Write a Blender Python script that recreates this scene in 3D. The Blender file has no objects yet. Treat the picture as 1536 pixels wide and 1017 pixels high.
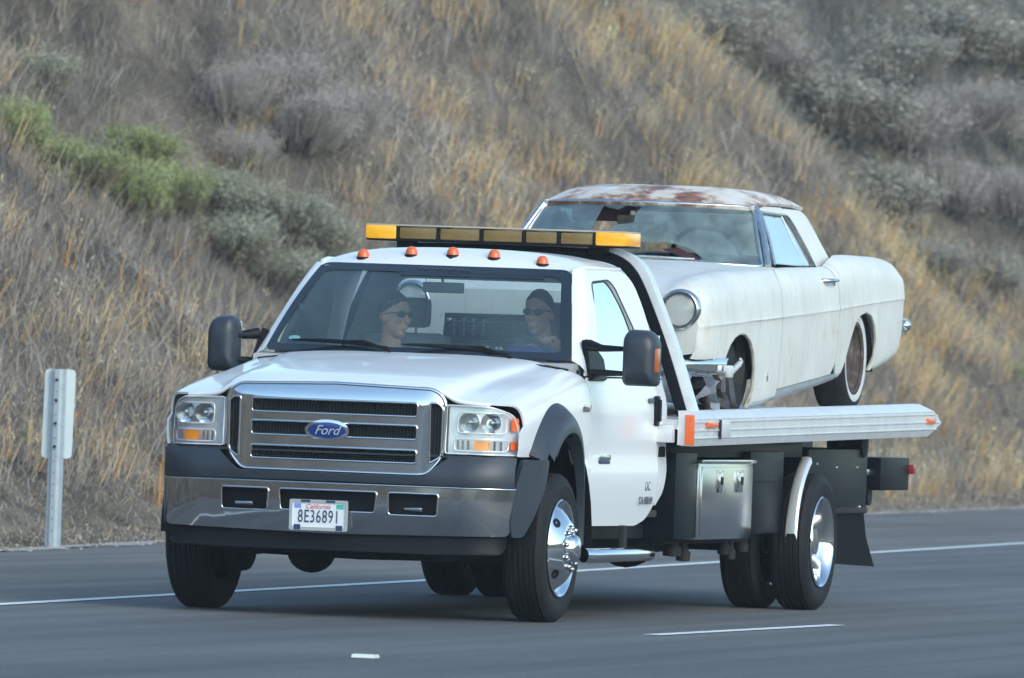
import bpy, bmesh, math, random
import numpy as np
from mathutils import Vector, Matrix
from mathutils.geometry import delaunay_2d_cdt
random.seed(7)
RNG = np.random.default_rng(11)
PI = math.pi
SC = bpy.context.scene
COL = SC.collection

# ------------------------------------------------------------------ camera
cam_d = bpy.data.cameras.new('camera')
cam = bpy.data.objects.new('camera', cam_d); COL.objects.link(cam); SC.camera = cam
CP = Vector((53.93744, 16.28062, 1.44372)); YAW, PITCH, ROLL = 3.4219288, 0.0015716, 0.0361322
fw = Vector((math.cos(PITCH)*math.cos(YAW), math.cos(PITCH)*math.sin(YAW), math.sin(PITCH)))
rt = fw.cross(Vector((0, 0, 1))).normalized(); up = rt.cross(fw)
r2 = math.cos(ROLL)*rt + math.sin(ROLL)*up; u2 = -math.sin(ROLL)*rt + math.cos(ROLL)*up
M = Matrix((r2, u2, -fw)).transposed().to_4x4(); M.translation = CP
cam.matrix_world = M
cam_d.sensor_width = 36.0; cam_d.lens = 15468.246/1536*36
cam_d.clip_start = 1.0; cam_d.clip_end = 3000
cam_d.dof.use_dof = True; cam_d.dof.focus_distance = 56.5; cam_d.dof.aperture_fstop = 8.5

# ------------------------------------------------------------------ light
w = bpy.data.worlds.new('World'); SC.world = w; w.use_nodes = True
nt = w.node_tree; bg = nt.nodes['Background']
sky = nt.nodes.new('ShaderNodeTexSky'); sky.sky_type = 'NISHITA'; sky.sun_disc = False
SUN_EL, SUN_AZ = math.radians(32), math.radians(52)      # azimuth counted from +X towards +Y
sky.sun_elevation = SUN_EL; sky.sun_rotation = PI/2 - SUN_AZ
sky.air_density = 1.0; sky.dust_density = 1.4; sky.ozone_density = 1.3
tint = nt.nodes.new('ShaderNodeMixRGB'); tint.blend_type = 'MULTIPLY'; tint.inputs[0].default_value = 1.0; tint.inputs[2].default_value = (0.865, 0.985, 0.955, 1)
nt.links.new(sky.outputs[0], tint.inputs[1]); nt.links.new(tint.outputs[0], bg.inputs[0]); bg.inputs[1].default_value = 0.15
sun_d = bpy.data.lights.new('sun', 'SUN'); sun_d.energy = 0.5; sun_d.angle = math.radians(35); sun_d.color = (1.0, 0.97, 0.93)
sun = bpy.data.objects.new('sun', sun_d); COL.objects.link(sun)
sd = Vector((math.cos(SUN_EL)*math.cos(SUN_AZ), math.cos(SUN_EL)*math.sin(SUN_AZ), math.sin(SUN_EL)))
sun.rotation_euler = sd.to_track_quat('Z', 'Y').to_euler(); sun.location = (0, 30, 30)
vs = SC.view_settings; vs.view_transform = 'Standard'; vs.look = 'None'; vs.exposure = 1.12; vs.gamma = 1.0
vs.use_curve_mapping = False

# ------------------------------------------------------------------ materials
def mat(name, col, rough=0.5, metal=0.0, coat=0.0, var=0.0, vscale=8.0, bump=0.0, bscale=60.0, spec=0.5, emit=None, trans=0.0, alpha=1.0, rvar=0.0, col2=None, cthr=(0.45, 0.65)):
    m = bpy.data.materials.new(name); m.use_nodes = True
    n = m.node_tree; p = n.nodes['Principled BSDF']; L = n.links.new
    p.inputs['Base Color'].default_value = (*col, 1); p.inputs['Roughness'].default_value = rough
    p.inputs['Metallic'].default_value = metal; p.inputs['Coat Weight'].default_value = coat
    p.inputs['Coat Roughness'].default_value = 0.04
    p.inputs['Specular IOR Level'].default_value = spec
    p.inputs['Transmission Weight'].default_value = trans; p.inputs['Alpha'].default_value = alpha
    if emit:
        p.inputs['Emission Color'].default_value = (*col, 1); p.inputs['Emission Strength'].default_value = emit
    if var or col2 or bump or rvar:
        tc = n.nodes.new('ShaderNodeTexCoord')
    if var or col2 or rvar:
        nz = n.nodes.new('ShaderNodeTexNoise'); nz.inputs['Scale'].default_value = vscale
        nz.inputs['Detail'].default_value = 7; nz.inputs['Roughness'].default_value = 0.62
        L(tc.outputs['Object'], nz.inputs['Vector'])
    if var or col2:
        r = n.nodes.new('ShaderNodeValToRGB'); L(nz.outputs['Fac'], r.inputs[0])
        if col2:
            r.color_ramp.elements[0].position, r.color_ramp.elements[1].position = cthr
            r.color_ramp.elements[0].color = (*col, 1); r.color_ramp.elements[1].color = (*col2, 1)
        else:
            r.color_ramp.elements[0].position = 0.3; r.color_ramp.elements[1].position = 0.7
            r.color_ramp.elements[0].color = (*[c*(1-var) for c in col], 1)
            r.color_ramp.elements[1].color = (*[min(1, c*(1+var)) for c in col], 1)
        L(r.outputs[0], p.inputs['Base Color'])
    if rvar:
        mr = n.nodes.new('ShaderNodeMapRange'); L(nz.outputs['Fac'], mr.inputs[0])
        mr.inputs[1].default_value = 0.3; mr.inputs[2].default_value = 0.7
        mr.inputs[3].default_value = max(0, rough-rvar); mr.inputs[4].default_value = rough+rvar
        L(mr.outputs[0], p.inputs['Roughness'])
    if bump:
        nb = n.nodes.new('ShaderNodeTexNoise'); nb.inputs['Scale'].default_value = bscale; nb.inputs['Detail'].default_value = 5
        L(tc.outputs['Object'], nb.inputs['Vector'])
        b = n.nodes.new('ShaderNodeBump'); b.inputs['Strength'].default_value = bump; b.inputs['Distance'].default_value = 0.02
        L(nb.outputs['Fac'], b.inputs['Height']); L(b.outputs[0], p.inputs['Normal'])
    return m

def glass_mat(name, tint, gloss=0.12, rough=0.02, haze=None):
    m = bpy.data.materials.new(name); m.use_nodes = True; n = m.node_tree; n.nodes.clear(); L = n.links.new
    out = n.nodes.new('ShaderNodeOutputMaterial'); t = n.nodes.new('ShaderNodeBsdfTransparent'); t.inputs[0].default_value = (*tint, 1)
    g = n.nodes.new('ShaderNodeBsdfGlossy'); g.inputs['Roughness'].default_value = rough; g.inputs[0].default_value = (1, 1, 1, 1)
    f = n.nodes.new('ShaderNodeLayerWeight'); f.inputs[0].default_value = 0.5
    pw = n.nodes.new('ShaderNodeMath'); pw.operation = 'POWER'; L(f.outputs['Facing'], pw.inputs[0]); pw.inputs[1].default_value = 4.5
    a = n.nodes.new('ShaderNodeMath'); a.operation = 'MULTIPLY_ADD'; a.inputs[1].default_value = 0.8; a.inputs[2].default_value = gloss; a.use_clamp = True
    L(pw.outputs[0], a.inputs[0])
    mx = n.nodes.new('ShaderNodeMixShader'); L(a.outputs[0], mx.inputs[0])
    src = t.outputs[0]
    if haze:
        tc = n.nodes.new('ShaderNodeTexCoord'); nz = n.nodes.new('ShaderNodeTexNoise'); nz.inputs['Scale'].default_value = haze[2]; nz.inputs['Detail'].default_value = 8
        L(tc.outputs['Object'], nz.inputs['Vector'])
        mr = n.nodes.new('ShaderNodeMapRange'); L(nz.outputs['Fac'], mr.inputs[0]); mr.inputs[1].default_value = 0.35; mr.inputs[2].default_value = 0.75
        mr.inputs[3].default_value = haze[1]*0.4; mr.inputs[4].default_value = haze[1]*1.5
        df = n.nodes.new('ShaderNodeBsdfDiffuse'); df.inputs[0].default_value = (*haze[0], 1)
        m2 = n.nodes.new('ShaderNodeMixShader'); L(mr.outputs[0], m2.inputs[0]); L(t.outputs[0], m2.inputs[1]); L(df.outputs[0], m2.inputs[2]); src = m2.outputs[0]
    L(src, mx.inputs[1]); L(g.outputs[0], mx.inputs[2]); L(mx.outputs[0], out.inputs[0])
    return m

def attr_mat(name, rough=0.9, sub=0.0):
    m = bpy.data.materials.new(name); m.use_nodes = True; n = m.node_tree; p = n.nodes['Principled BSDF']
    a = n.nodes.new('ShaderNodeAttribute'); a.attribute_name = 'col'
    n.links.new(a.outputs['Color'], p.inputs['Base Color']); p.inputs['Roughness'].default_value = rough
    p.inputs['Specular IOR Level'].default_value = 0.15
    return m

MT = {}
MT['white'] = mat('white_paint', (0.80, 0.82, 0.84), 0.35, coat=0.55)
MT['chrome'] = mat('chrome', (0.72, 0.74, 0.76), 0.07, metal=1.0, var=0.03, vscale=5, bump=0.02, bscale=4)
MT['chrome2'] = mat('dull_chrome', (0.6, 0.6, 0.6), 0.22, metal=1.0, var=0.2, vscale=14, bump=0.1, bscale=20)
MT['steel'] = mat('stainless_sheet', (0.62, 0.62, 0.63), 0.16, metal=1.0, var=0.06, vscale=4, bump=0.06, bscale=3)
MT['alu'] = mat('aluminium', (0.78, 0.79, 0.80), 0.4, metal=0.5, var=0.08, vscale=9, bump=0.05, bscale=30)
MT['grey'] = mat('grey_plastic', (0.029, 0.038, 0.052), 0.42, var=0.08, vscale=20, bump=0.03, bscale=300)
MT['black'] = mat('black_plastic', (0.007, 0.008, 0.010), 0.5, var=0.2, vscale=10, spec=0.2)
MT['satin'] = mat('black_paint', (0.005, 0.006, 0.009), 0.45, var=0.3, vscale=6, spec=0.15)
MT['under'] = mat('underbody_metal', (0.014, 0.014, 0.015), 0.75, var=0.4, vscale=12)
MT['tyre'] = mat('tyre_rubber', (0.012, 0.013, 0.015), 0.72, spec=0.3, var=0.25, vscale=14, bump=0.1, bscale=80)
MT['rubber'] = mat('mud_flap_rubber', (0.006, 0.007, 0.009), 0.8, var=0.2, vscale=10, spec=0.15)
MT['glass'] = glass_mat('clear_tinted_glass', (0.92, 0.97, 0.965), 0.055, 0.02, ((0.42, 0.58, 0.60), 0.035, 3))  # thin dust film, coloured to imitate the teal veil of reflected sky
MT['glass_side'] = glass_mat('side_glass', (0.9, 0.93, 0.93), 0.72)
MT['frit'] = mat('windshield_band', (0.010, 0.016, 0.024), 0.2, coat=0.6)
MT['lens'] = glass_mat('lamp_lens', (0.97, 0.98, 0.99), 0.03)
MT['amber'] = mat('amber_lens', (0.85, 0.26, 0.01), 0.22, coat=0.6, var=0.12, vscale=40, emit=0.06)
MT['orange'] = mat('orange_lens', (0.80, 0.13, 0.02), 0.3, coat=0.5, var=0.1, vscale=30)
MT['yellow'] = mat('yellow_lens', (0.90, 0.42, 0.015), 0.25, coat=0.6, var=0.10, vscale=30, emit=0.08)
MT['smoke'] = mat('smoked_lens', (0.20, 0.13, 0.04), 0.3, coat=0.25, var=0.15, vscale=12)
MT['red'] = mat('red_lens', (0.32, 0.02, 0.025), 0.25, coat=0.5)
MT['badge'] = mat('badge_blue', (0.008, 0.03, 0.20), 0.25, coat=1.0)
MT['plate'] = mat('licence_plate_white', (0.78, 0.82, 0.86), 0.4, var=0.04, vscale=20)
MT['ink'] = mat('ink_dark', (0.03, 0.05, 0.12), 0.5)
MT['inkred'] = mat('ink_red', (0.75, 0.15, 0.18), 0.5)
MT['inkgreen'] = mat('sticker_green', (0.05, 0.50, 0.38), 0.5)
MT['inkblue'] = mat('sticker_blue', (0.22, 0.32, 0.75), 0.5)
MT['letter'] = mat('lettering_grey', (0.10, 0.12, 0.15), 0.5)
MT['cabin'] = mat('cabin_grey', (0.38, 0.39, 0.39), 0.8, var=0.1, vscale=6)
MT['cabind'] = mat('cabin_dark', (0.035, 0.04, 0.045), 0.8, var=0.1, vscale=6)
MT['seat'] = mat('seat_cloth', (0.18, 0.19, 0.20), 0.9, var=0.15, vscale=25)
MT['skin'] = mat('skin', (0.60, 0.34, 0.24), 0.5, var=0.08, vscale=20)
MT['hair'] = mat('dark_hair', (0.022, 0.016, 0.013), 0.75, var=0.5, vscale=60, bump=0.8, bscale=120)
MT['blue_shirt'] = mat('blue_shirt', (0.03, 0.09, 0.45), 0.85, var=0.15, vscale=15)
MT['grey_shirt'] = mat('grey_shirt', (0.10, 0.13, 0.15), 0.85, var=0.15, vscale=15)
MT['jeans'] = mat('denim', (0.04, 0.06, 0.12), 0.9)
MT['shades'] = mat('sunglass_lens', (0.005, 0.005, 0.006), 0.06, coat=1.0)
MT['whitewall'] = mat('whitewall_rubber', (0.55, 0.56, 0.55), 0.6, var=0.15, vscale=15)
MT['rust'] = mat('rusty_steel', (0.06, 0.042, 0.036), 0.8, col2=(0.15, 0.12, 0.105), vscale=20)
MT['galv'] = mat('galvanised_steel', (0.50, 0.56, 0.60), 0.45, metal=0.35, var=0.10, vscale=14)
MT['signw'] = mat('sign_white', (0.72, 0.80, 0.82), 0.45, var=0.04, vscale=8)
MT['strap'] = mat('webbing_strap', (0.22, 0.22, 0.24), 0.8, var=0.25, vscale=30)
MT['sheet'] = mat('torn_grey_plastic', (0.26, 0.31, 0.36), 0.35, var=0.3, vscale=10, coat=0.3)
MT['dullsill'] = mat('dull_sill_metal', (0.42, 0.45, 0.46), 0.4, metal=0.3, var=0.2, vscale=9)
MT['letter_light'] = mat('badge_letters', (0.6, 0.65, 0.72), 0.3, metal=0.5)
MT['decal_ink'] = mat('decal_ink', (0.05, 0.065, 0.08), 0.4)
MT['bar_top'] = mat('bar_lid', (0.42, 0.38, 0.30), 0.45)
MT['hole'] = mat('punched_hole', (0.22, 0.24, 0.25), 0.8)
MT['bchrome'] = mat('bumper_chrome', (0.50, 0.52, 0.55), 0.07, metal=1.0, var=0.03, vscale=5, bump=0.03, bscale=3)
MT['darkred'] = mat('dark_red_vinyl', (0.035, 0.008, 0.010), 0.7)
MT['skirt'] = mat('black_sheet_steel', (0.004, 0.006, 0.010), 0.4, var=0.25, vscale=3, bump=0.04, bscale=3, spec=0.12)

# weathered white car paint with rust that belongs to the panels
def old_paint(name, rust_amt, base=(0.68, 0.69, 0.66)):
    m = bpy.data.materials.new(name); m.use_nodes = True; n = m.node_tree; p = n.nodes['Principled BSDF']; L = n.links.new
    tc = n.nodes.new('ShaderNodeTexCoord')
    def noise(sc, det=8, st=(1, 1, 1), loc=(0, 0, 0)):
        mp = n.nodes.new('ShaderNodeMapping'); mp.inputs['Scale'].default_value = st; mp.inputs['Location'].default_value = loc
        L(tc.outputs['Object'], mp.inputs[0]); z = n.nodes.new('ShaderNodeTexNoise'); z.inputs['Scale'].default_value = sc
        z.inputs['Detail'].default_value = det; z.inputs['Roughness'].default_value = 0.65; L(mp.outputs[0], z.inputs['Vector']); return z.outputs['Fac']
    def ramp(fac, a, b, ca, cb):
        r = n.nodes.new('ShaderNodeValToRGB'); r.color_ramp.elements[0].position = a; r.color_ramp.elements[1].position = b
        r.color_ramp.elements[0].color = (*ca, 1); r.color_ramp.elements[1].color = (*cb, 1); L(fac, r.inputs[0]); return r.outputs[0]
    def mix(fac, a, b):
        x = n.nodes.new('ShaderNodeMixRGB'); L(fac, x.inputs[0])
        for i, v in ((1, a), (2, b)):
            if isinstance(v, tuple): x.inputs[i].default_value = (*v, 1)
            else: L(v, x.inputs[i])
        return x.outputs[0]
    def edge(f):
        if rust_amt <= 0: return f
        sp = n.nodes.new('ShaderNodeSeparateXYZ'); L(tc.outputs['Object'], sp.inputs[0])
        m1 = n.nodes.new('ShaderNodeMapRange'); L(sp.outputs['X'], m1.inputs[0]); m1.inputs[1].default_value = -5.9; m1.inputs[2].default_value = -5.0; m1.inputs[3].default_value = 0.0; m1.inputs[4].default_value = 0.075
        ad = n.nodes.new('ShaderNodeMath'); ad.operation = 'ADD'; L(f, ad.inputs[0]); L(m1.outputs[0], ad.inputs[1]); return ad.outputs[0]
    c = ramp(noise(2.2), 0.35, 0.7, tuple(v*0.90 for v in base), tuple(min(1, v*1.08) for v in base))
    drip = ramp(noise(5, 6, (5, 5, 0.5)), 0.52, 0.74, (0, 0, 0), (0.6, 0.6, 0.6))
    c = mix(drip, c, (0.52, 0.46, 0.38))
    speck = ramp(noise(30, 4), 0.66, 0.72, (0, 0, 0), (0.7, 0.7, 0.7)); c = mix(speck, c, (0.36, 0.28, 0.22))
    patch = ramp(edge(noise(3.2, 10, (1.3, 1.0, 1), (3.1, 0.4, 0))), 0.74-0.34*rust_amt, 0.80-0.30*rust_amt, (0, 0, 0), (1, 1, 1))
    rustc = ramp(noise(14, 8), 0.35, 0.65, (0.12, 0.045, 0.03), (0.30, 0.14, 0.08))
    halo = ramp(edge(noise(3.2, 10, (1.3, 1.0, 1), (3.1, 0.4, 0))), 0.60-0.26*rust_amt, 0.78-0.32*rust_amt, (0, 0, 0), (0.7, 0.7, 0.7))
    c = mix(halo, c, (0.55, 0.38, 0.26)); c = mix(patch, c, rustc)
    L(c, p.inputs['Base Color']); p.inputs['Roughness'].default_value = 0.5; p.inputs['Coat Weight'].default_value = 0.15
    p.inputs['Coat Roughness'].default_value = 0.3
    b = n.nodes.new('ShaderNodeBump'); b.inputs['Strength'].default_value = 0.12; b.inputs['Distance'].default_value = 0.01
    L(noise(9, 6), b.inputs['Height']); L(b.outputs[0], p.inputs['Normal'])
    return m
MT['old'] = old_paint('weathered_white_paint', 0.0)
MT['oldroof'] = old_paint('rusted_roof_paint', 0.56, (0.70, 0.67, 0.62))

# ------------------------------------------------------------------ object helpers
def tag(o, label=None, cat=None, group=None, kind=None):
    if label: o['label'] = label
    if cat: o['category'] = cat
    if group: o['group'] = group
    if kind: o['kind'] = kind
    return o
def root(name, loc, label, cat, group=None):
    o = bpy.data.objects.new(name, None); COL.objects.link(o); o.location = loc; o.empty_display_size = 0.2
    return tag(o, label, cat, group)
def chain_loc(p):
    v = Vector((0, 0, 0))
    while p: v = v + Vector(p.location); p = p.parent
    return v
def link(name, me, m, parent=None, loc=(0, 0, 0)):
    o = bpy.data.objects.new(name, me); COL.objects.link(o)
    if m is not None and not me.materials:
        me.materials.append(MT[m] if isinstance(m, str) else m)
    if parent: o.parent = parent; o.location = Vector(loc) - chain_loc(parent)
    else: o.location = loc
    return o
def mesh(name, V, F, m, parent=None, smooth=40, loc=(0, 0, 0)):
    me = bpy.data.meshes.new(name); me.from_pydata([tuple(v) for v in V], [], [tuple(int(i) for i in f) for f in F])
    me.update()
    if smooth:
        me.polygons.foreach_set('use_smooth', [True]*len(me.polygons)); me.set_sharp_from_angle(angle=math.radians(smooth))
    return link(name, me, m, parent, loc)
class B:
    """collects shapes into one mesh"""
    def __init__(s): s.V = []; s.F = []
    def add(s, V, F):
        n = len(s.V); s.V += [tuple(v) for v in V]; s.F += [tuple(int(i)+n for i in f) for f in F]; return s
    def box(s, x0, x1, y0, y1, z0, z1, bev=0.0, rot=None):
        bm = bmesh.new(); bmesh.ops.create_cube(bm, size=1)
        bmesh.ops.scale(bm, vec=(abs(x1-x0), abs(y1-y0), abs(z1-z0)), verts=bm.verts)
        if bev: bmesh.ops.bevel(bm, geom=bm.edges[:], offset=bev, segments=2, profile=0.6, affect='EDGES')
        if rot: bmesh.ops.rotate(bm, cent=(0, 0, 0), matrix=rot, verts=bm.verts)
        bmesh.ops.translate(bm, vec=((x0+x1)/2, (y0+y1)/2, (z0+z1)/2), verts=bm.verts)
        bm.verts.index_update(); s.add([v.co[:] for v in bm.verts], [[v.index for v in f.verts] for f in bm.faces]); bm.free(); return s
    def tube(s, P, r, n=10, cap=True, closed=False, sx=1.0):
        P = [Vector(p) for p in P]; N = len(P); V = []; F = []
        rr = r if isinstance(r, (list, tuple)) else [r]*N
        prev = None
        for i, p in enumerate(P):
            if closed: t = P[(i+1) % N]-P[i-1]
            else: t = P[min(i+1, N-1)]-P[max(i-1, 0)]
            t.normalize()
            if prev is None:
                a = Vector((0, 0, 1)) if abs(t.z) < 0.9 else Vector((1, 0, 0)); a = (a-t*a.dot(t)).normalized()
            else: a = (prev-t*prev.dot(t)).normalized()
            prev = a; b = t.cross(a)
            for k in range(n):
                q = 2*PI*k/n; V.append(p+a*(math.cos(q)*rr[i])+b*(math.sin(q)*rr[i]*sx))
        for i in range(N if closed else N-1):
            j = (i+1) % N
            for k in range(n): F.append((i*n+k, i*n+(k+1) % n, j*n+(k+1) % n, j*n+k))
        if cap and not closed:
            F.append(tuple(range(n))[::-1]); F.append(tuple((N-1)*n+k for k in range(n)))
        return s.add(V, F)
    def lathe(s, prof, n=48, c=(0, 0, 0), axis='y'):
        """prof: (radius, along)"""
        V = []; F = []; K = len(prof)
        for i in range(n):
            q = 2*PI*i/n
            for r, a in prof:
                if axis == 'y': V.append((c[0]+r*math.cos(q), c[1]+a, c[2]+r*math.sin(q)))
                elif axis == 'x': V.append((c[0]+a, c[1]+r*math.cos(q), c[2]+r*math.sin(q)))
                else: V.append((c[0]+r*math.cos(q), c[1]+r*math.sin(q), c[2]+a))
        for i in range(n):
            j = (i+1) % n
            for k in range(K-1): F.append((i*K+k, j*K+k, j*K+k+1, i*K+k+1))
        return s.add(V, F)
    def ell(s, c, r, n=16, m_=10, rot=None):
        V = []; F = []
        for i in range(m_+1):
            th = PI*i/m_
            for k in range(n):
                ph = 2*PI*k/n; v = Vector((r[0]*math.sin(th)*math.cos(ph), r[1]*math.sin(th)*math.sin(ph), r[2]*math.cos(th)))
                if rot: v = rot @ v
                V.append(v+Vector(c))
        for i in range(m_):
            for k in range(n): F.append((i*n+k, (i+1)*n+k, (i+1)*n+(k+1) % n, i*n+(k+1) % n))
        return s.add(V, F)
    def prism(s, poly, axis, a0, a1):
        """poly of 2D points extruded along axis (x: (y,z); y: (x,z); z: (x,y))"""
        def P(p, a): return (a, p[0], p[1]) if axis == 'x' else (p[0], a, p[1]) if axis == 'y' else (p[0], p[1], a)
        n = len(poly); V = [P(p, a0) for p in poly]+[P(p, a1) for p in poly]
        F = [tuple(range(n))[::-1], tuple(range(n, 2*n))]+[(i, (i+1) % n, n+(i+1) % n, n+i) for i in range(n)]
        return s.add(V, F)
    def make(s, name, m, parent=None, smooth=40, loc=(0, 0, 0), recalc=True):
        me = bpy.data.meshes.new(name); me.from_pydata(s.V, [], s.F); me.update()
        if recalc:
            bm = bmesh.new(); bm.from_mesh(me); bmesh.ops.remove_doubles(bm, verts=bm.verts, dist=1e-5)
            bmesh.ops.recalc_face_normals(bm, faces=bm.faces); bm.to_mesh(me); bm.free()
        if smooth:
            me.polygons.foreach_set('use_smooth', [True]*len(me.polygons)); me.set_sharp_from_angle(angle=math.radians(smooth))
        return link(name, me, m, parent, loc)

def inpoly(pts, poly):
    poly = np.asarray(poly, float); x, y = pts[:, 0], pts[:, 1]; ins = np.zeros(len(pts), bool); j = len(poly)-1
    for i in range(len(poly)):
        xi, yi = poly[i]; xj, yj = poly[j]
        c = ((yi > y) != (yj > y)) & (x < (xj-xi)*(y-yi)/((yj-yi) if yj != yi else 1e-12)+xi); ins ^= c; j = i
    return ins
def rounded(poly, r, seg=4, closed=True):
    """round the corners of a 2D polygon; r is one radius or one per corner"""
    P = [np.array(p, float) for p in poly]; n = len(P); out = []
    for i in range(n):
        ri = r[i] if isinstance(r, (list, tuple)) else r
        a, b, c = P[i-1], P[i], P[(i+1) % n]
        if ri <= 0: out.append(b); continue
        da, dc = a-b, c-b; la, lc = np.linalg.norm(da), np.linalg.norm(dc)
        k = min(ri, la*0.49, lc*0.49); p0 = b+da/la*k; p1 = b+dc/lc*k
        for t in np.linspace(0, 1, seg+1): out.append((1-t)**2*p0+2*t*(1-t)*b+t*t*p1)
    return out
def resample(poly, step, closed=True):
    P = [np.array(p, float) for p in poly]; out = []; n = len(P)
    for i in range(n if closed else n-1):
        a, b = P[i], P[(i+1) % n]; L = np.linalg.norm(b-a); k = max(1, int(L/step+0.5))
        for t in range(k): out.append(a+(b-a)*t/k)
    if not closed: out.append(P[-1])
    return out
def panel(name, outline, holes, fn, m, parent=None, step=0.04, thick=0.006, mirror=None, smooth=35, flip=False, grid=True, asp=(1, 1)):
    """sheet cut from a 2D outline with holes, bent onto the surface fn(a,b)->(x,y,z), with real thickness.
    mirror: y about which to mirror (None: as is)"""
    asp = np.array(asp, float)
    loops = [resample([np.array(p)*asp for p in L], step) for L in [outline]+holes]
    V2 = []; E = []
    for L in loops:
        n0 = len(V2); V2 += [tuple(p) for p in L]; E += [(n0+i, n0+(i+1) % len(L)) for i in range(len(L))]
    O = np.array(loops[0]); lo, hi = O.min(0), O.max(0)
    if grid:
        gx, gy = np.meshgrid(np.arange(lo[0]+step/2, hi[0], step), np.arange(lo[1]+step/2, hi[1], step)); G = np.stack([gx.ravel(), gy.ravel()], 1)
        k = inpoly(G, O)
        for L in loops[1:]: k &= ~inpoly(G, L)
        G = G[k]; bd = np.array(V2)
        if len(G):
            dmin = np.array([((bd-g)**2).sum(1).min() for g in G]); G = G[dmin > (step*0.45)**2]
        V2 += [tuple(g) for g in G]
    vo, eo, fo, *_ = delaunay_2d_cdt([Vector(v) for v in V2], E, [], 0, 1e-6)
    VV = np.array([v[:] for v in vo]); F = np.array([f[:] for f in fo if len(f) == 3]); C = VV[F].mean(1)
    k = inpoly(C, loops[0])
    for L in loops[1:]: k &= ~inpoly(C, L)
    F = F[k]; VV = VV/asp
    P = np.array([fn(a, b) for a, b in VV], float)
    if mirror is not None: P[:, 1] = 2*mirror-P[:, 1]; F = F[:, ::-1]
    if flip: F = F[:, ::-1]
    nrm = np.zeros_like(P); fn_ = np.cross(P[F[:, 1]]-P[F[:, 0]], P[F[:, 2]]-P[F[:, 0]])
    for i in range(3): np.add.at(nrm, F[:, i], fn_)
    nrm /= (np.linalg.norm(nrm, axis=1, keepdims=True)+1e-12)
    n = len(P)
    used = np.zeros(n, bool); used[F.ravel()] = True
    if not thick: return mesh(name, P, F, m, parent, smooth)
    Q = P-nrm*thick; cnt = {}
    for f in F:
        for i in range(3): cnt[(f[i], f[(i+1) % 3])] = 1
    rim = [(a, b) for (a, b) in cnt if (b, a) not in cnt]
    FF = [tuple(f) for f in F]+[tuple(n+f[::-1]) for f in F]+[(b, a, n+a, n+b) for a, b in rim]
    return mesh(name, np.vstack([P, Q]), FF, m, parent, smooth)

def cr(xs, ys, x):
    """smooth interpolation through (xs, ys), xs increasing; ys may be arrays"""
    n = len(xs); x = min(max(x, xs[0]), xs[-1]); i = int(np.searchsorted(xs, x))-1; i = min(max(i, 0), n-2)
    h = xs[i+1]-xs[i]; t = (x-xs[i])/h; y0, y1 = ys[i], ys[i+1]
    def tang(k):
        if k == 0: return (ys[1]-ys[0])/(xs[1]-xs[0])
        if k == n-1: return (ys[-1]-ys[-2])/(xs[-1]-xs[-2])
        return ((ys[k+1]-ys[k])/(xs[k+1]-xs[k])+(ys[k]-ys[k-1])/(xs[k]-xs[k-1]))/2
    m0, m1 = tang(i)*h, tang(i+1)*h
    return (2*t**3-3*t**2+1)*y0+(t**3-2*t**2+t)*m0+(-2*t**3+3*t**2)*y1+(t**3-t**2)*m1
class Loft:
    def __init__(s, st):
        st = sorted(st, key=lambda a: a[0]); s.xs = np.array([a[0] for a in st]); s.P = np.array([a[1] for a in st], float); s.n = s.P.shape[1]; s.js = np.arange(s.n, dtype=float); s.cache = {}
    def sec(s, x):
        k = round(float(x), 4)
        if k not in s.cache: s.cache[k] = cr(s.xs, s.P, x)
        return s.cache[k]
    def at(s, x, t): return cr(s.js, s.sec(x), t)
    def s_of_z(s, x, z, lo, hi):
        for _ in range(22):
            mid = (lo+hi)/2
            if s.at(x, mid)[1] > z: lo = mid
            else: hi = mid
        return (lo+hi)/2
def text_mesh(name, txt, size, m, parent, origin, xdir, ydir, depth=0.002, shear=0.0, align='CENTER', spacing=1.0, sx=1.0):
    cu = bpy.data.curves.new(name+'_curve', 'FONT'); cu.body = txt; cu.size = size; cu.align_x = align; cu.align_y = 'CENTER'
    cu.extrude = depth/2; cu.shear = shear; cu.space_character = spacing; cu.resolution_u = 3
    tmp = bpy.data.objects.new('tmp', cu); COL.objects.link(tmp); bpy.context.view_layer.update()
    me = bpy.data.meshes.new_from_object(tmp.evaluated_get(bpy.context.evaluated_depsgraph_get()))
    bpy.data.objects.remove(tmp); bpy.data.curves.remove(cu)
    X = Vector(xdir).normalized(); Y = Vector(ydir).normalized(); Z = X.cross(Y); O = Vector(origin)
    for v in me.vertices: c = v.co.copy(); v.co = O+X*(c.x*sx)+Y*c.y+Z*c.z
    me.materials.clear(); me.name = name
    return link(name, me, m, parent)
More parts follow.
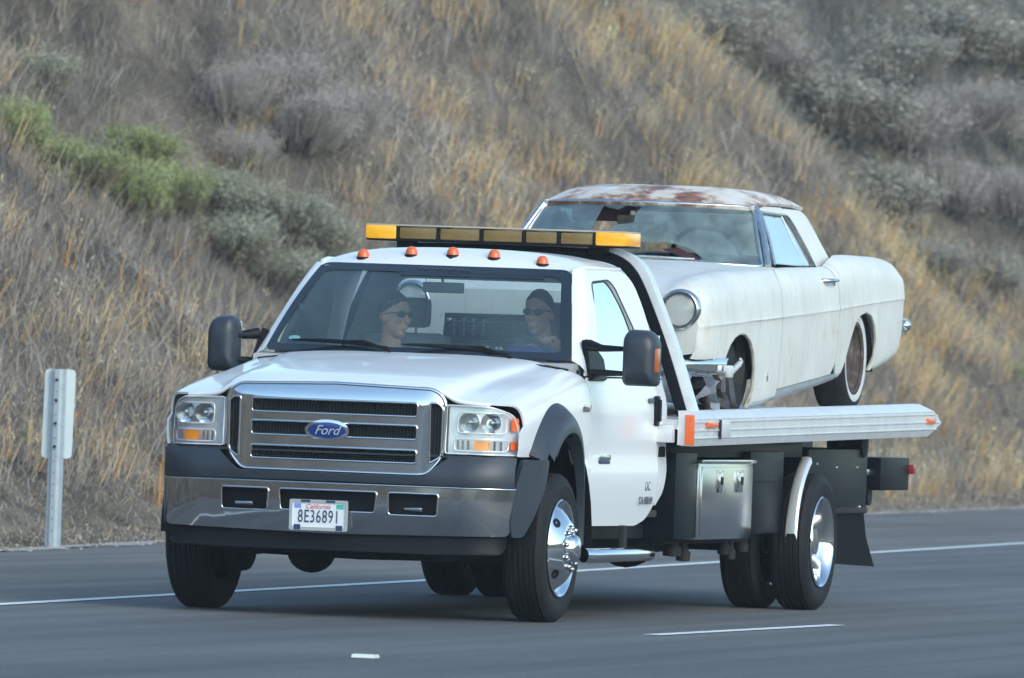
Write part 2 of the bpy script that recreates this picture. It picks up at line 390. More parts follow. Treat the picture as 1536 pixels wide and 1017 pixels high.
# ------------------------------------------------------------------ the setting
LX = [-260, -110, -75, -50, -31.7, -8.57, 1.26, 60, 140]; LY = [25, 0.0, -3.6, -4.5, -3.77, -2.22, -1.70, 0.6, 3.0]
TX = [-260, -110, -85, -68, -60, -54.2, -46.9, -16.9, -11.6, 1, 60, 140]; TY = [18, -4.5, -7.3, -8.9, -9.25, -9.06, -8.6, -6.68, -6.12, -5.5, -3.4, -1.0]
def line_y(x): return np.interp(x, LX, LY)
def toe_y(x): return np.interp(x, TX, TY)
def sstep(a, b, x): t = np.clip((x-a)/(b-a), 0, 1); return t*t*(3-2*t)
def hill_h(x, y):
    x = np.asarray(x, float); y = np.asarray(y, float)
    d = toe_y(x)-y
    d = d+0.35*np.sin(x*0.31+1)*sstep(1, 4, d)+0.25*np.sin(x*0.83+y*0.5)*sstep(1, 3, d)
    G = 3.0*sstep(-29.5, -34, x)*sstep(-54, -42, x)
    verge = np.clip(d, 0, None)*0.10
    nr = sstep(-36, -28, x); e = np.clip(d-1.3+0.6*nr-G, 0, None); q_ = 1.2-0.7*nr
    k_ = 0.80+0.22*sstep(-34, -48, x)
    h = verge+k_*(e-q_*(1-np.exp(-e/q_)))
    h = h+0.07*np.sin(x*1.9+y*0.7)*np.sin(y*2.3-x*0.4)*sstep(0.5, 2.5, d)+0.12*np.sin(x*0.7-y*1.1)*sstep(1, 3, d)
    return 20*np.tanh(h/20)
def sheet(name, xs, rows, m, kind='structure'):
    V = []; F = []; K = len(rows(xs[0]))
    for x in xs: V += [tuple(p) for p in rows(x)]
    for i in range(len(xs)-1):
        for k in range(K-1): F.append((i*K+k, (i+1)*K+k, (i+1)*K+k+1, i*K+k+1))
    o = mesh(name, V, F, m, None, smooth=60); return tag(o, kind=kind)

def asphalt(name, c0, c1, patch, crack=True):
    m = bpy.data.materials.new(name); m.use_nodes = True; n = m.node_tree; p = n.nodes['Principled BSDF']; L = n.links.new
    tc = n.nodes.new('ShaderNodeTexCoord')
    def nz(sc, det=8, st=(1, 1, 1)):
        mp = n.nodes.new('ShaderNodeMapping'); mp.inputs['Scale'].default_value = st; L(tc.outputs['Object'], mp.inputs[0])
        z = n.nodes.new('ShaderNodeTexNoise'); z.inputs['Scale'].default_value = sc; z.inputs['Detail'].default_value = det; L(mp.outputs[0], z.inputs['Vector']); return z.outputs['Fac']
    def ramp(f, a, b, ca, cb):
        r = n.nodes.new('ShaderNodeValToRGB'); r.color_ramp.elements[0].position = a; r.color_ramp.elements[1].position = b
        r.color_ramp.elements[0].color = (*ca, 1); r.color_ramp.elements[1].color = (*cb, 1); L(f, r.inputs[0]); return r.outputs[0]
    def mx(t, f, a, b):
        x = n.nodes.new('ShaderNodeMixRGB'); x.blend_type = t; x.inputs[0].default_value = f; L(a, x.inputs[1]); L(b, x.inputs[2]); return x.outputs[0]
    a = ramp(nz(0.7, 6, (0.12, 1, 1)), 0.35, 0.7, c0, c1)
    g = ramp(nz(120, 3), 0.3, 0.75, (0.62, 0.62, 0.62), (1.5, 1.5, 1.48))
    g2 = ramp(nz(28, 5), 0.3, 0.7, (0.85, 0.85, 0.85), (1.15, 1.15, 1.15))
    c = mx('MULTIPLY', 1, a, g); c = mx('MULTIPLY', 1, c, g2); g3 = ramp(nz(55, 2), 0.62, 0.70, (1, 1, 1), (1.55, 1.55, 1.5)); c = mx('MULTIPLY', 1, c, g3); g4 = ramp(nz(0.35, 9, (0.5, 1, 1)), 0.3, 0.7, (0.82, 0.82, 0.82), (1.14, 1.14, 1.14)); c = mx('MULTIPLY', 1, c, g4)
    st = ramp(nz(1.6, 9, (0.04, 1.6, 1)), 0.40, 0.70, (1.08, 1.08, 1.08), tuple(v*0.88 for v in patch)); c = mx('MULTIPLY', 1, c, st)
    L(c, p.inputs['Base Color']); p.inputs['Roughness'].default_value = 0.82; p.inputs['Specular IOR Level'].default_value = 0.35
    b = n.nodes.new('ShaderNodeBump'); b.inputs['Strength'].default_value = 0.5; b.inputs['Distance'].default_value = 0.006
    L(nz(140, 3), b.inputs['Height']); L(b.outputs[0], p.inputs['Normal'])
    return m
MT['road'] = asphalt('road_asphalt', (0.108, 0.113, 0.117), (0.132, 0.137, 0.140), (0.82, 0.82, 0.83))
MT['shoulder'] = asphalt('shoulder_asphalt', (0.140, 0.138, 0.132), (0.172, 0.168, 0.160), (0.86, 0.85, 0.85))
MT['line'] = mat('road_paint', (0.72, 0.76, 0.76), 0.6, col2=(0.48, 0.50, 0.50), vscale=5, cthr=(0.52, 0.72))
MT['earth'] = mat('dry_earth', (0.20, 0.17, 0.13), 0.95, var=0.3, vscale=1.5, bump=0.4, bscale=20)
MT['gravel'] = mat('pale_gravel', (0.38, 0.36, 0.33), 0.95, var=0.35, vscale=30, bump=0.6, bscale=60)

XS = np.concatenate([np.arange(-260, -80, 10), np.arange(-80, 20, 1.0), np.arange(20, 141, 8)])
tag(mesh('ground', [(-700, -700, -0.03), (700, -700, -0.03), (700, 700, -0.03), (-700, 700, -0.03)], [(0, 1, 2, 3)], 'earth', None, 0), kind='structure')
sheet('road', XS, lambda x: [(x, float(line_y(x))+t*(9.6+0.0)/6+0.0, 0.0) for t in range(7)], 'road')
def sh_rows(x):
    a, b = float(toe_y(x)), float(line_y(x)); j = 0.06*math.sin(x*2.1)+0.04*math.sin(x*5.3+1)+0.03*math.sin(x*11)
    return [(x, a-0.05+j+(b-a+0.05-j)*t/4, 0.0) for t in range(5)]
XS2 = np.concatenate([np.arange(-260, -80, 10), np.arange(-80, 20, 0.25), np.arange(20, 141, 8)])
sheet('road_shoulder', XS2, sh_rows, 'shoulder')
sheet('edge_line', XS, lambda x: [(x, float(line_y(x))-0.06, 0.004), (x, float(line_y(x))+0.06, 0.004)], 'line')
def dash(x0, x1, y0, y1, w_=0.05):
    sheet('lane_dash', np.linspace(x0, x1, 8), lambda x: [(x, y0+(y1-y0)*(x-x0)/(x1-x0)-w_, 0.004), (x, y0+(y1-y0)*(x-x0)/(x1-x0)+w_, 0.004)], 'line')
dash(-1.99, 1.70, 2.13, 2.06)
for k in (1, 2, 3, 4): dash(-1.99-k*14.6, 1.70-k*14.6, 2.13-k*0.75, 2.06-k*0.75)
dash(14.4, 18.0, 2.75, 2.93)
def grow(x):
    a = float(toe_y(x)); j = 0.07*math.sin(x*2.3)+0.05*math.sin(x*6.1+1)+0.04*math.sin(x*13.7)
    return [(x, a-0.25, 0.004), (x, a-0.10, 0.005), (x, a+0.03+j*0.8, 0.004)]
sheet('gravel_strip', XS2, grow, 'gravel')
# far edge of the carriageway and the opposite side of the valley, seen only in reflections
sheet('median_line', XS, lambda x: [(x, float(line_y(x))+9.0, 0.004), (x, float(line_y(x))+9.12, 0.004)], 'line')
def opp_rows(x):
    R = []
    for d in (0, 4, 10, 20, 35, 55, 80):
        R.append((x, 62+d+6*math.sin(x*0.02), -0.02+ (0 if d == 0 else 15*(1-math.exp(-d/30))+2.0*math.sin(x*0.045+d*0.09))))
    return R
sheet('opposite_hill', np.arange(-260, 401, 12), opp_rows, mat('golden_hill_grass', (0.24, 0.19, 0.13), 0.95, var=0.35, vscale=0.15))
def front_rows(y):
    return [(150+d+8*math.sin(y*0.03), y, -0.02+(0 if d == 0 else 12*(1-math.exp(-d/35))+1.5*math.sin(y*0.05+d*0.1))) for d in (0, 6, 15, 30, 50, 80)]
sheet('valley_end_hill', np.arange(-150, 121, 12), lambda y: [p for p in front_rows(y)], MT['golden_hill_grass'] if 'golden_hill_grass' in MT else bpy.data.materials['golden_hill_grass'])

# hillside
def hill_mat():
    m = bpy.data.materials.new('hillside_soil_and_litter'); m.use_nodes = True; n = m.node_tree; p = n.nodes['Principled BSDF']; L = n.links.new
    tc = n.nodes.new('ShaderNodeTexCoord')
    a = n.nodes.new('ShaderNodeTexNoise'); a.inputs['Scale'].default_value = 1.3; a.inputs['Detail'].default_value = 10; L(tc.outputs['Object'], a.inputs['Vector'])
    r = n.nodes.new('ShaderNodeValToRGB'); L(a.outputs['Fac'], r.inputs[0]); E_ = r.color_ramp.elements
    E_[0].position = 0.35; E_[0].color = (0.085, 0.075, 0.068, 1); E_[1].position = 0.68; E_[1].color = (0.23, 0.195, 0.155, 1)  # dark soil tone includes painted shade under the brush
    b = n.nodes.new('ShaderNodeTexNoise'); b.inputs['Scale'].default_value = 35; b.inputs['Detail'].default_value = 6; L(tc.outputs['Object'], b.inputs['Vector'])
    r2_ = n.nodes.new('ShaderNodeValToRGB'); L(b.outputs['Fac'], r2_.inputs[0]); r2_.color_ramp.elements[0].position = 0.3; r2_.color_ramp.elements[1].position = 0.7
    r2_.color_ramp.elements[0].color = (0.5, 0.5, 0.5, 1); r2_.color_ramp.elements[1].color = (1.4, 1.4, 1.4, 1)
    x = n.nodes.new('ShaderNodeMixRGB'); x.blend_type = 'MULTIPLY'; x.inputs[0].default_value = 1; L(r.outputs[0], x.inputs[1]); L(r2_.outputs[0], x.inputs[2])
    L(x.outputs[0], p.inputs['Base Color']); p.inputs['Roughness'].default_value = 0.95; p.inputs['Specular IOR Level'].default_value = 0.1
    bb = n.nodes.new('ShaderNodeBump'); bb.inputs['Strength'].default_value = 0.8; bb.inputs['Distance'].default_value = 0.05; L(b.outputs['Fac'], bb.inputs['Height']); L(bb.outputs[0], p.inputs['Normal'])
    return m
hx = np.concatenate([np.arange(-260, -90, 6), np.arange(-90, 8, 0.5), np.arange(8, 141, 4)]); hd = np.concatenate([np.arange(0, 16, 0.4), np.arange(16, 70, 3)])
V = []; F = []; K = len(hd)
for x in hx:
    y = toe_y(x)-hd; z = hill_h(np.full(K, x), y)-0.015
    V += [(x, float(a), float(b)) for a, b in zip(y, z)]
for i in range(len(hx)-1):
    for k in range(K-1): F.append((i*K+k, i*K+k+1, (i+1)*K+k+1, (i+1)*K+k))
tag(mesh('hillside', V, F, hill_mat(), None, 60), kind='structure')

# ------------------------------------------------------------------ vegetation
def mesh_np(name, V, F3, C, m, parent=None, loc=(0, 0, 0)):
    me = bpy.data.meshes.new(name); nv, nf = len(V), len(F3)
    me.vertices.add(nv); me.vertices.foreach_set('co', V.astype(np.float32).ravel())
    me.loops.add(nf*3); me.loops.foreach_set('vertex_index', F3.astype(np.int32).ravel())
    me.polygons.add(nf); me.polygons.foreach_set('loop_start', np.arange(0, nf*3, 3, dtype=np.int32)); me.polygons.foreach_set('loop_total', np.full(nf, 3, np.int32))
    C = np.clip(C*1.08, 0, 0.85); me.update(); at = me.attributes.new('col', 'FLOAT_COLOR', 'POINT'); at.data.foreach_set('color', np.concatenate([C, np.ones((nv, 1))], 1).astype(np.float32).ravel())
    return link(name, me, m, parent, loc)
MT['dry'] = attr_mat('dry_plant_stems'); MT['leaf'] = attr_mat('small_leaves', 0.75)
def blades(P, H, D, Wd, c0, c1, bend=0.3, az=None):
    """P base points, H length, D unit direction, Wd width; c0/c1 base and tip colours. 3 triangles each"""
    n = len(P); az = RNG.uniform(0, 2*PI, n) if az is None else az
    # widths lie across a random horizontal direction
    Wv = np.stack([np.cos(az), np.sin(az), np.zeros(n)], 1)*Wd[:, None]*0.5
    B_ = np.stack([RNG.normal(0, 1, n), RNG.normal(0, 1, n), np.full(n, -0.5)], 1)*(bend*H)[:, None]*0.35
    mid = P+D*(H*0.55)[:, None]; tip = P+D*H[:, None]+B_
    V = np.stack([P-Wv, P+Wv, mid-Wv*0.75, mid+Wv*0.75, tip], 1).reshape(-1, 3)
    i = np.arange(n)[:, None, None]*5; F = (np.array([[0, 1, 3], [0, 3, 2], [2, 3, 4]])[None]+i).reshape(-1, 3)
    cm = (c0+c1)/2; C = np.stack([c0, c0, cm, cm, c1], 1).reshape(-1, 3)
    return V, F, C
def join(parts):
    Vs, Fs, Cs = [], [], []; n = 0
    for V, F, C in parts: Vs.append(V); Fs.append(F+n); Cs.append(C); n += len(V)
    return np.concatenate(Vs), np.concatenate(Fs), np.concatenate(Cs)
def field(x, y, sc, seed):
    r = np.random.default_rng(seed); v = 0
    for k in range(7):
        a = r.uniform(0, 2*PI); f = sc*(1.5**(k*0.6)); ph = r.uniform(0, 6.28); v = v+np.sin((x*0.45*math.cos(a)+y*math.sin(a))*f+ph)
    return v/2.6
def scatter(n, x0, x1, d0, d1):
    x = RNG.uniform(x0, x1, n); d = RNG.uniform(d0, d1, n); y = toe_y(x)-d; z = hill_h(x, y); return x, y, z, d
def tone(n, cols, wts, jit=0.15):
    k = RNG.choice(len(cols), n, p=np.array(wts)/sum(wts)); c = np.array(cols)[k]; return np.clip(c*RNG.normal(1, jit, (n, 1)), 0.01, 0.9)
X0, X1 = -86, -10
VIEW_D = 10.5
# gold zone: where the tall dry oats stand (from the photograph: a band from top centre down to the right, plus tufts)
def gold(x, z):
    a = np.exp(-((x+61-(z-4.0)*0.8)/4.2)**2)
    b = 0.9*sstep(-59, -63, x)*sstep(3.6, 2.8, z)
    c = 0.32*sstep(-44, -50, x)*sstep(-62, -56, x); e = 0.10*sstep(-34, -28, x)
    return np.clip(np.maximum(np.maximum(a, b), np.maximum(c, e))+0.05, 0, 1)
def sage_zone(x, z):   # grey brush high on the right
    return sstep(-65.0, -68.5, x)*sstep(-0.3, 0.5, z-3.5-0.45*(x+68.5)*0.35)
parts = []
# low twiggy brush everywhere
n = 330000
x, y, z, d = scatter(n, X0, X1, 0.9, VIEW_D)
f1 = field(x, y, 1.7, 3); f2 = field(x, y, 0.6, 5)
th = np.arccos(RNG.uniform(0.05, 0.95, n)); ph = RNG.uniform(0, 2*PI, n)
D = np.stack([np.sin(th)*np.cos(ph), np.sin(th)*np.sin(ph), np.cos(th)], 1)
H = RNG.uniform(0.14, 0.42, n)*(1+0.30*f1)*sstep(0.7, 2.2, d); keep = H > 0.05
g = sage_zone(x, z)[:, None]
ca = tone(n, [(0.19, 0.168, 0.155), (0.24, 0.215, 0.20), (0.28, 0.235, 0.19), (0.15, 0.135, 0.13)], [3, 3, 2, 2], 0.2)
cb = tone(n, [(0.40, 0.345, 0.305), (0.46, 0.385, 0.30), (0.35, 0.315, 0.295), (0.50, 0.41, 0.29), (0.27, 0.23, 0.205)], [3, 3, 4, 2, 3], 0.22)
ca = ca*(1+0.40*f2[:, None]); cb = cb*(1+0.32*f2[:, None]); gr = np.array([[0.80, 0.92, 0.95]]); ca = ca*(1-g+g*gr*0.85); cb = cb*(1-g+g*gr*0.85)  # patchy tone also paints the dark shadowed gaps between clumps
P = np.stack([x, y, z-0.02], 1)+D*RNG.uniform(0, 0.12, n)[:, None]
Wd = RNG.uniform(0.005, 0.010, n)
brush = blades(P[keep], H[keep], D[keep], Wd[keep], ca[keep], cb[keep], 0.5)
tag(mesh_np('dry_brush', *brush, MT['dry']), 'low tangled grey brown dry brush covering the hillside', 'dry brush', kind='stuff')
# short litter on the verge
n = 120000
x, y, z, d = scatter(n, X0, X1, -0.05, 3.4); th = np.arccos(RNG.uniform(0.1, 0.9, n)); ph = RNG.uniform(0, 2*PI, n)
D = np.stack([np.sin(th)*np.cos(ph), np.sin(th)*np.sin(ph), np.cos(th)], 1); H = RNG.uniform(0.03, 0.13, n)*(0.4+0.6*sstep(0, 1.2, d))
c = tone(n, [(0.42, 0.34, 0.25), (0.34, 0.28, 0.21), (0.50, 0.41, 0.30), (0.26, 0.21, 0.18)], [3, 3, 3, 1])
verge = blades(np.stack([x, y, z-0.01], 1), H, D, RNG.uniform(0.004, 0.007, n), c*0.8, c, 0.5)
tag(mesh_np('verge_grass', *verge, MT['dry']), 'short trampled straw coloured grass along the asphalt edge', 'grass', kind='stuff')
# cured grey and brown weeds in upright clumps
nw = 11000; x, y, z, d = scatter(nw, X0, X1, 1.2, VIEW_D); k = RNG.uniform(0, 1, nw) < 0.35+0.65*(field(x, y, 0.9, 21) > 0.0); x, y, z = x[k], y[k], z[k]; nw = len(x); per = 13; n = nw*per
tx = np.repeat(np.stack([x, y, z], 1), per, 0); spread = RNG.normal(0, 0.11, (n, 2)); D = np.concatenate([np.repeat(RNG.normal(0, 0.15, (nw, 2)), per, 0)+spread*2.2+RNG.normal(0, 0.15, (n, 2)), np.ones((n, 1))], 1); D /= np.linalg.norm(D, axis=1, keepdims=True)
H = np.repeat(RNG.uniform(0.2, 0.55, nw), per)*RNG.uniform(0.6, 1.15, n); sg_ = np.repeat(sage_zone(x, z), per)[:, None]
c = np.repeat(tone(nw, [(0.38, 0.345, 0.325), (0.32, 0.295, 0.285), (0.44, 0.38, 0.31), (0.50, 0.42, 0.31), (0.26, 0.235, 0.22)], [4, 4, 3, 2, 2], 0.15), per, 0)*RNG.normal(1, 0.15, (n, 1)); c = np.clip(c*(1-0.25*sg_*np.array([[1.2, 0.8, 0.5]])), 0.02, 0.8)
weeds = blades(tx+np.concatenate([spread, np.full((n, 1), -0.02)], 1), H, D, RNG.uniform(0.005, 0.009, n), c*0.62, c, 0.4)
tag(mesh_np('dry_weeds', *weeds, MT['dry']), 'grey and brown cured weeds in upright clumps all over the hillside', 'weeds', kind='stuff')
# tall golden oats in tufts
nt_ = 15000
x, y, z, d = scatter(nt_, X0, X1, 1.0, VIEW_D)
pr = gold(x, z)*(0.12+0.88*(field(x, y, 1.3, 9) > 0.1))*(1-0.93*sage_zone(x, z)); k = RNG.uniform(0, 1, nt_) < pr
x, y, z, d = x[k], y[k], z[k], d[k]; nt_ = len(x)
per = 14; n = nt_*per
tx = np.repeat(np.stack([x, y, z], 1), per, 0); spread = RNG.normal(0, 0.10, (n, 2))
hh = np.repeat(RNG.uniform(0.24, 0.62, nt_), per)*RNG.uniform(0.7, 1.15, n)
lean = np.repeat(RNG.normal(0, 0.10, (nt_, 2)), per, 0)+spread*2.4; lean[:, 1] += 0.16
D = np.concatenate([lean+RNG.normal(0, 0.08, (n, 2)), np.ones((n, 1))], 1); D /= np.linalg.norm(D, axis=1, keepdims=True)
tc_ = np.repeat(tone(nt_, [(0.60, 0.43, 0.20), (0.68, 0.54, 0.30), (0.62, 0.53, 0.34), (0.56, 0.35, 0.14)], [3, 5, 5, 2], 0.14), per, 0)*RNG.normal(1, 0.12, (n, 1))
tc_ = np.clip(tc_, 0.02, 0.8)
Pb = tx+np.concatenate([spread, np.full((n, 1), -0.02)], 1)
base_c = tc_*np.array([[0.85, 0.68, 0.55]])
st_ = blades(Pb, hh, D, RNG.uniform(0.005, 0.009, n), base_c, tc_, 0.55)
# seed heads: drooping small leaf shapes at the top of each third stem
k = RNG.uniform(0, 1, n) < 0.55
top = Pb[k]+D[k]*hh[k][:, None]; m2 = len(top); hc = np.clip(tc_[k]*np.array([[1.18, 1.22, 1.30]]), 0, 0.8)
heads = []
for q in range(4):
    dr = np.stack([RNG.normal(0, 0.6, m2), RNG.normal(0, 0.6, m2), RNG.uniform(-0.6, 0.8, m2)], 1); dr /= np.linalg.norm(dr, axis=1, keepdims=True)
    a = top-D[k]*(RNG.uniform(0, 0.16, m2))[:, None]; b = a+dr*RNG.uniform(0.03, 0.06, m2)[:, None]; azz = RNG.uniform(0, 2*PI, m2)
    wv = np.stack([np.cos(azz), np.sin(azz), np.zeros(m2)], 1)*0.008
    V = np.stack([a, (a+b)/2+wv, b-wv*0.2], 1).reshape(-1, 3); F = np.arange(m2*3).reshape(-1, 3); heads.append((V, F, np.repeat(hc, 3, 0)))
V, F, C = join([st_]+heads)
tag(mesh_np('golden_grass', V, F, C, MT['dry']), 'tall golden wild oats in nodding tufts across the hillside', 'grass', kind='stuff')
# loose stones along the pavement edge
bs = B()
for i in range(700):
    xx = random.uniform(-70, 0); dd = random.uniform(-0.15, 0.5) if random.random() < 0.8 else random.uniform(0, 1.6); yy = float(toe_y(xx))-dd; s = random.uniform(0.006, 0.018)
    bs.ell((xx, yy, float(hill_h(xx, yy))+s*0.25), (s*random.uniform(0.8, 1.4), s, s*0.6), 6, 4)
tag(bs.make('gravel', 'gravel', None, 60, recalc=False), 'loose pale stones scattered along the asphalt edge', 'gravel', kind='stuff')

def shrub_mesh(kind, seed):
    """a shrub about 1 m across: woody stems from one base and small leaves clumped at the twig ends"""
    r = np.random.default_rng(seed)
    cfg = {'sage': dict(cols=[(0.308, 0.308, 0.268), (0.376, 0.376, 0.331), (0.251, 0.245, 0.217), (0.399, 0.353, 0.296)], tw=(0.26, 0.225, 0.20), leaf=0.027, nl=22, ns=520, h=0.75, wv=0.55),
           'twig': dict(cols=[(0.353, 0.325, 0.308), (0.422, 0.393, 0.370), (0.285, 0.262, 0.257), (0.433, 0.376, 0.319)], tw=(0.30, 0.27, 0.25), leaf=0.022, nl=17, ns=800, h=0.85, wv=0.42),
           'olive': dict(cols=[(0.31, 0.33, 0.25), (0.37, 0.385, 0.31), (0.25, 0.265, 0.20), (0.39, 0.37, 0.30)], tw=(0.25, 0.22, 0.18), leaf=0.026, nl=22, ns=520, h=0.7, wv=0.6),
           'green': dict(cols=[(0.29, 0.345, 0.145), (0.35, 0.40, 0.18), (0.22, 0.265, 0.115), (0.39, 0.41, 0.23)], tw=(0.18, 0.15, 0.10), leaf=0.026, nl=28, ns=560, h=0.8, wv=0.5)}[kind]
    # lumps that give the crown an uneven outline
    L_ = [np.array([r.uniform(-0.3, 0.3), r.uniform(-0.3, 0.3), cfg['h']*r.uniform(0.35, 0.75)]) for _ in range(9)]; R_ = r.uniform(0.13, 0.26, 9)
    tips = []
    for i in range(cfg['ns']):
        k = r.integers(9); v = r.normal(0, 1, 3); v /= np.linalg.norm(v); v[2] = abs(v[2])*0.9 if r.random() < 0.7 else v[2]; tips.append(L_[k]+v*R_[k]*(r.uniform(0.5, 1.15) if r.random() < 0.82 else r.uniform(1.1, 1.75)))
    tips = np.array(tips); tips[:, 2] = np.clip(tips[:, 2], 0.04, None); n = len(tips)
    base = np.stack([tips[:, 0]*0.6, tips[:, 1]*0.6, tips[:, 2]*0.45-0.05], 1); dv = tips-base; hh_ = np.linalg.norm(dv, axis=1)
    gst = globals()['RNG']; 
    V1 = blades(base, hh_, dv/hh_[:, None], np.full(n, 0.010), np.tile(np.array([cfg['tw']])*0.8, (n, 1)), np.tile(np.array([cfg['tw']])*1.1, (n, 1)), 0.0)
    nl = cfg['nl']; m_ = n*nl; c = np.repeat(tips, nl, 0)+r.normal(0, 1, (m_, 3))*np.array([[0.022, 0.022, 0.028]])-np.repeat(dv/hh_[:, None], nl, 0)*r.uniform(0, 0.20, (m_, 1))
    c[:, 2] = np.clip(c[:, 2], 0.01, None)
    a = r.normal(0, 1, (m_, 3)); a[:, 2] = a[:, 2]*0.6+0.5; a /= np.linalg.norm(a, axis=1, keepdims=True); b = np.cross(a, r.normal(0, 1, (m_, 3))); b /= np.linalg.norm(b, axis=1, keepdims=True)
    s = cfg['leaf']*r.uniform(0.6, 1.3, (m_, 1)); V = np.stack([c-a*s*0.7, c+b*s*0.32*cfg['wv']*2, c+a*s*0.7], 1).reshape(-1, 3)
    cl = np.array(cfg['cols'])[r.integers(0, 4, n)]*r.normal(1, 0.12, (n, 1)); cl = np.repeat(cl, nl, 0)*r.normal(1, 0.13, (m_, 1)); cl = np.clip(cl, 0.02, 0.6)
    return V1, (V, np.arange(m_*3).reshape(-1, 3), np.repeat(cl, 3, 0))
SHR = {}
def shrub(kind, variant, x, d, w_, h_, label, group=None, rz=None):
    key = (kind, variant); y = float(toe_y(x))-d; z = float(hill_h(x, y)); name = {'sage': 'sage_bush', 'twig': 'twiggy_bush', 'olive': 'grey_green_bush', 'green': 'green_bush'}[kind]
    rt_ = root(name, (x, y, z-0.03), label, 'bush', group)
    if key not in SHR:
        a, b = shrub_mesh(kind, 100+variant*7+len(kind)); s = mesh_np('stems', *a, MT['dry'], rt_, (x, y, z-0.03)); l = mesh_np('foliage', *b, MT['leaf'], rt_, (x, y, z-0.03)); SHR[key] = (s, l); pair = (s, l)
    else:
        pair = []
        for src in SHR[key]:
            o = src.copy(); COL.objects.link(o); o.parent = rt_; o.location = (0, 0, 0); pair.append(o)
    rt_.rotation_euler.z = RNG.uniform(0, 6.28) if rz is None else rz; rt_.scale = (w_*1.25, w_*1.25, h_*1.25)
# SHRUBS
shrub('green', 0, -40.16, 7.63, 0.77, 0.71, 'green leafy bush at the left edge of the photo, leftmost of the bright green bushes', 'bright green bushes in the left gully')
shrub('green', 1, -40.79, 7.18, 0.87, 0.65, 'bright green bush right behind the tall pale grass stalk at upper left', 'bright green bushes in the left gully')
shrub('green', 2, -45.41, 7.84, 0.81, 0.57, 'green bush topmost of the bright green cluster on the left slope', 'bright green bushes in the left gully')
shrub('green', 0, -42.65, 7.12, 0.92, 0.72, 'large bright green bush in the middle of the left gully', 'bright green bushes in the left gully')
shrub('green', 1, -45.25, 7.35, 0.64, 0.77, 'green bush at the right end of the bright green cluster, touching the grey green ones', 'bright green bushes in the left gully')
shrub('olive', 0, -46.22, 7.14, 0.88, 0.61, 'pale grey green bush just right of the bright green cluster', 'grey green bushes in the gully')
shrub('olive', 1, -45.68, 6.88, 0.95, 0.64, 'grey green bush low in the gully below the bright green cluster', 'grey green bushes in the gully')
shrub('olive', 2, -46.77, 6.66, 1.02, 0.68, 'widest pale grey green bush in the gully, up left of the truck cab roof', 'grey green bushes in the gully')
shrub('olive', 0, -47.18, 6.29, 0.82, 0.58, 'grey green bush just above the left end of the truck roof', 'grey green bushes in the gully')
shrub('olive', 1, -46.12, 6.41, 0.81, 0.54, 'grey green bush closest to the truck windshield pillar', 'grey green bushes in the gully')
shrub('twig', 0, -47.57, 7.42, 0.83, 0.76, 'grey twiggy bush on the upper slope, leftmost of the bare grey group', 'bare grey twiggy bushes on the slope')
shrub('twig', 1, -48.48, 7.11, 0.97, 0.69, 'grey twiggy bush topmost of the bare grey group above the truck', 'bare grey twiggy bushes on the slope')
shrub('twig', 2, -48.05, 6.83, 1.17, 0.83, 'large grey twiggy bush in the middle of the bare grey group', 'bare grey twiggy bushes on the slope')
shrub('twig', 0, -48.87, 6.46, 0.97, 0.90, 'pale grey twiggy bush at the right of the bare grey group', 'bare grey twiggy bushes on the slope')
shrub('twig', 1, -47.14, 7.14, 0.75, 0.55, 'low grey twiggy bush between the green bushes and the bare grey group', 'bare grey twiggy bushes on the slope')
shrub('olive', 2, -43.59, 8.50, 0.86, 0.67, 'pale sage grey bush high at the left edge above the green bushes', 'grey green bushes in the gully')
shrub('sage', 0, -68.39, 7.55, 1.47, 0.90, 'dark grey bush at the top of the hill, leftmost of the upper right brush', 'grey sage bushes on the upper right slope')
shrub('twig', 2, -69.47, 7.16, 1.40, 0.82, 'grey bush on the crest line at upper right beside the bare soil strip', 'bare grey twiggy bushes on the slope')
shrub('sage', 1, -69.84, 6.63, 1.90, 1.16, 'biggest dark grey bush of the upper right, with deep shade below it', 'grey sage bushes on the upper right slope')
shrub('sage', 2, -72.56, 6.82, 1.60, 0.93, 'grey sage bush near the top edge, above the biggest dark bush', 'grey sage bushes on the upper right slope')
shrub('sage', 0, -76.08, 7.20, 1.73, 0.95, 'rounded grey sage bush at the top edge of the photo, upper right', 'grey sage bushes on the upper right slope')
shrub('sage', 1, -77.56, 6.93, 1.48, 1.05, 'grey sage bush in the top right corner of the photo', 'grey sage bushes on the upper right slope')
shrub('twig', 0, -71.23, 6.25, 1.50, 0.92, 'soft grey bush right beside the biggest dark bush', 'bare grey twiggy bushes on the slope')
shrub('twig', 1, -72.91, 6.00, 1.60, 0.93, 'soft grey bush in the middle of the upper right brush', 'bare grey twiggy bushes on the slope')
shrub('sage', 2, -74.77, 5.88, 1.37, 1.02, 'dark sage bush at the right edge below the corner bush', 'grey sage bushes on the upper right slope')
shrub('sage', 0, -69.65, 5.80, 1.56, 0.95, 'grey bush above the rear of the coupe, lower front of the upper right brush', 'grey sage bushes on the upper right slope')
shrub('twig', 2, -71.34, 5.53, 1.58, 0.92, 'grey twiggy bush lower middle of the upper right brush', 'bare grey twiggy bushes on the slope')
shrub('twig', 0, -72.23, 5.05, 1.42, 0.92, 'grey twiggy bush at the right edge halfway down the slope', 'bare grey twiggy bushes on the slope')
shrub('sage', 1, -69.63, 5.18, 1.07, 0.66, 'small dark bush among golden grass behind the coupe trunk', 'grey sage bushes on the upper right slope')
shrub('sage', 2, -70.93, 4.76, 1.08, 0.66, 'small dark bush among golden grass near the right edge', 'grey sage bushes on the upper right slope')
shrub('green', 2, -67.89, 3.46, 0.48, 0.48, 'small green bush low on the slope at the right edge', 'bright green bushes in the left gully')
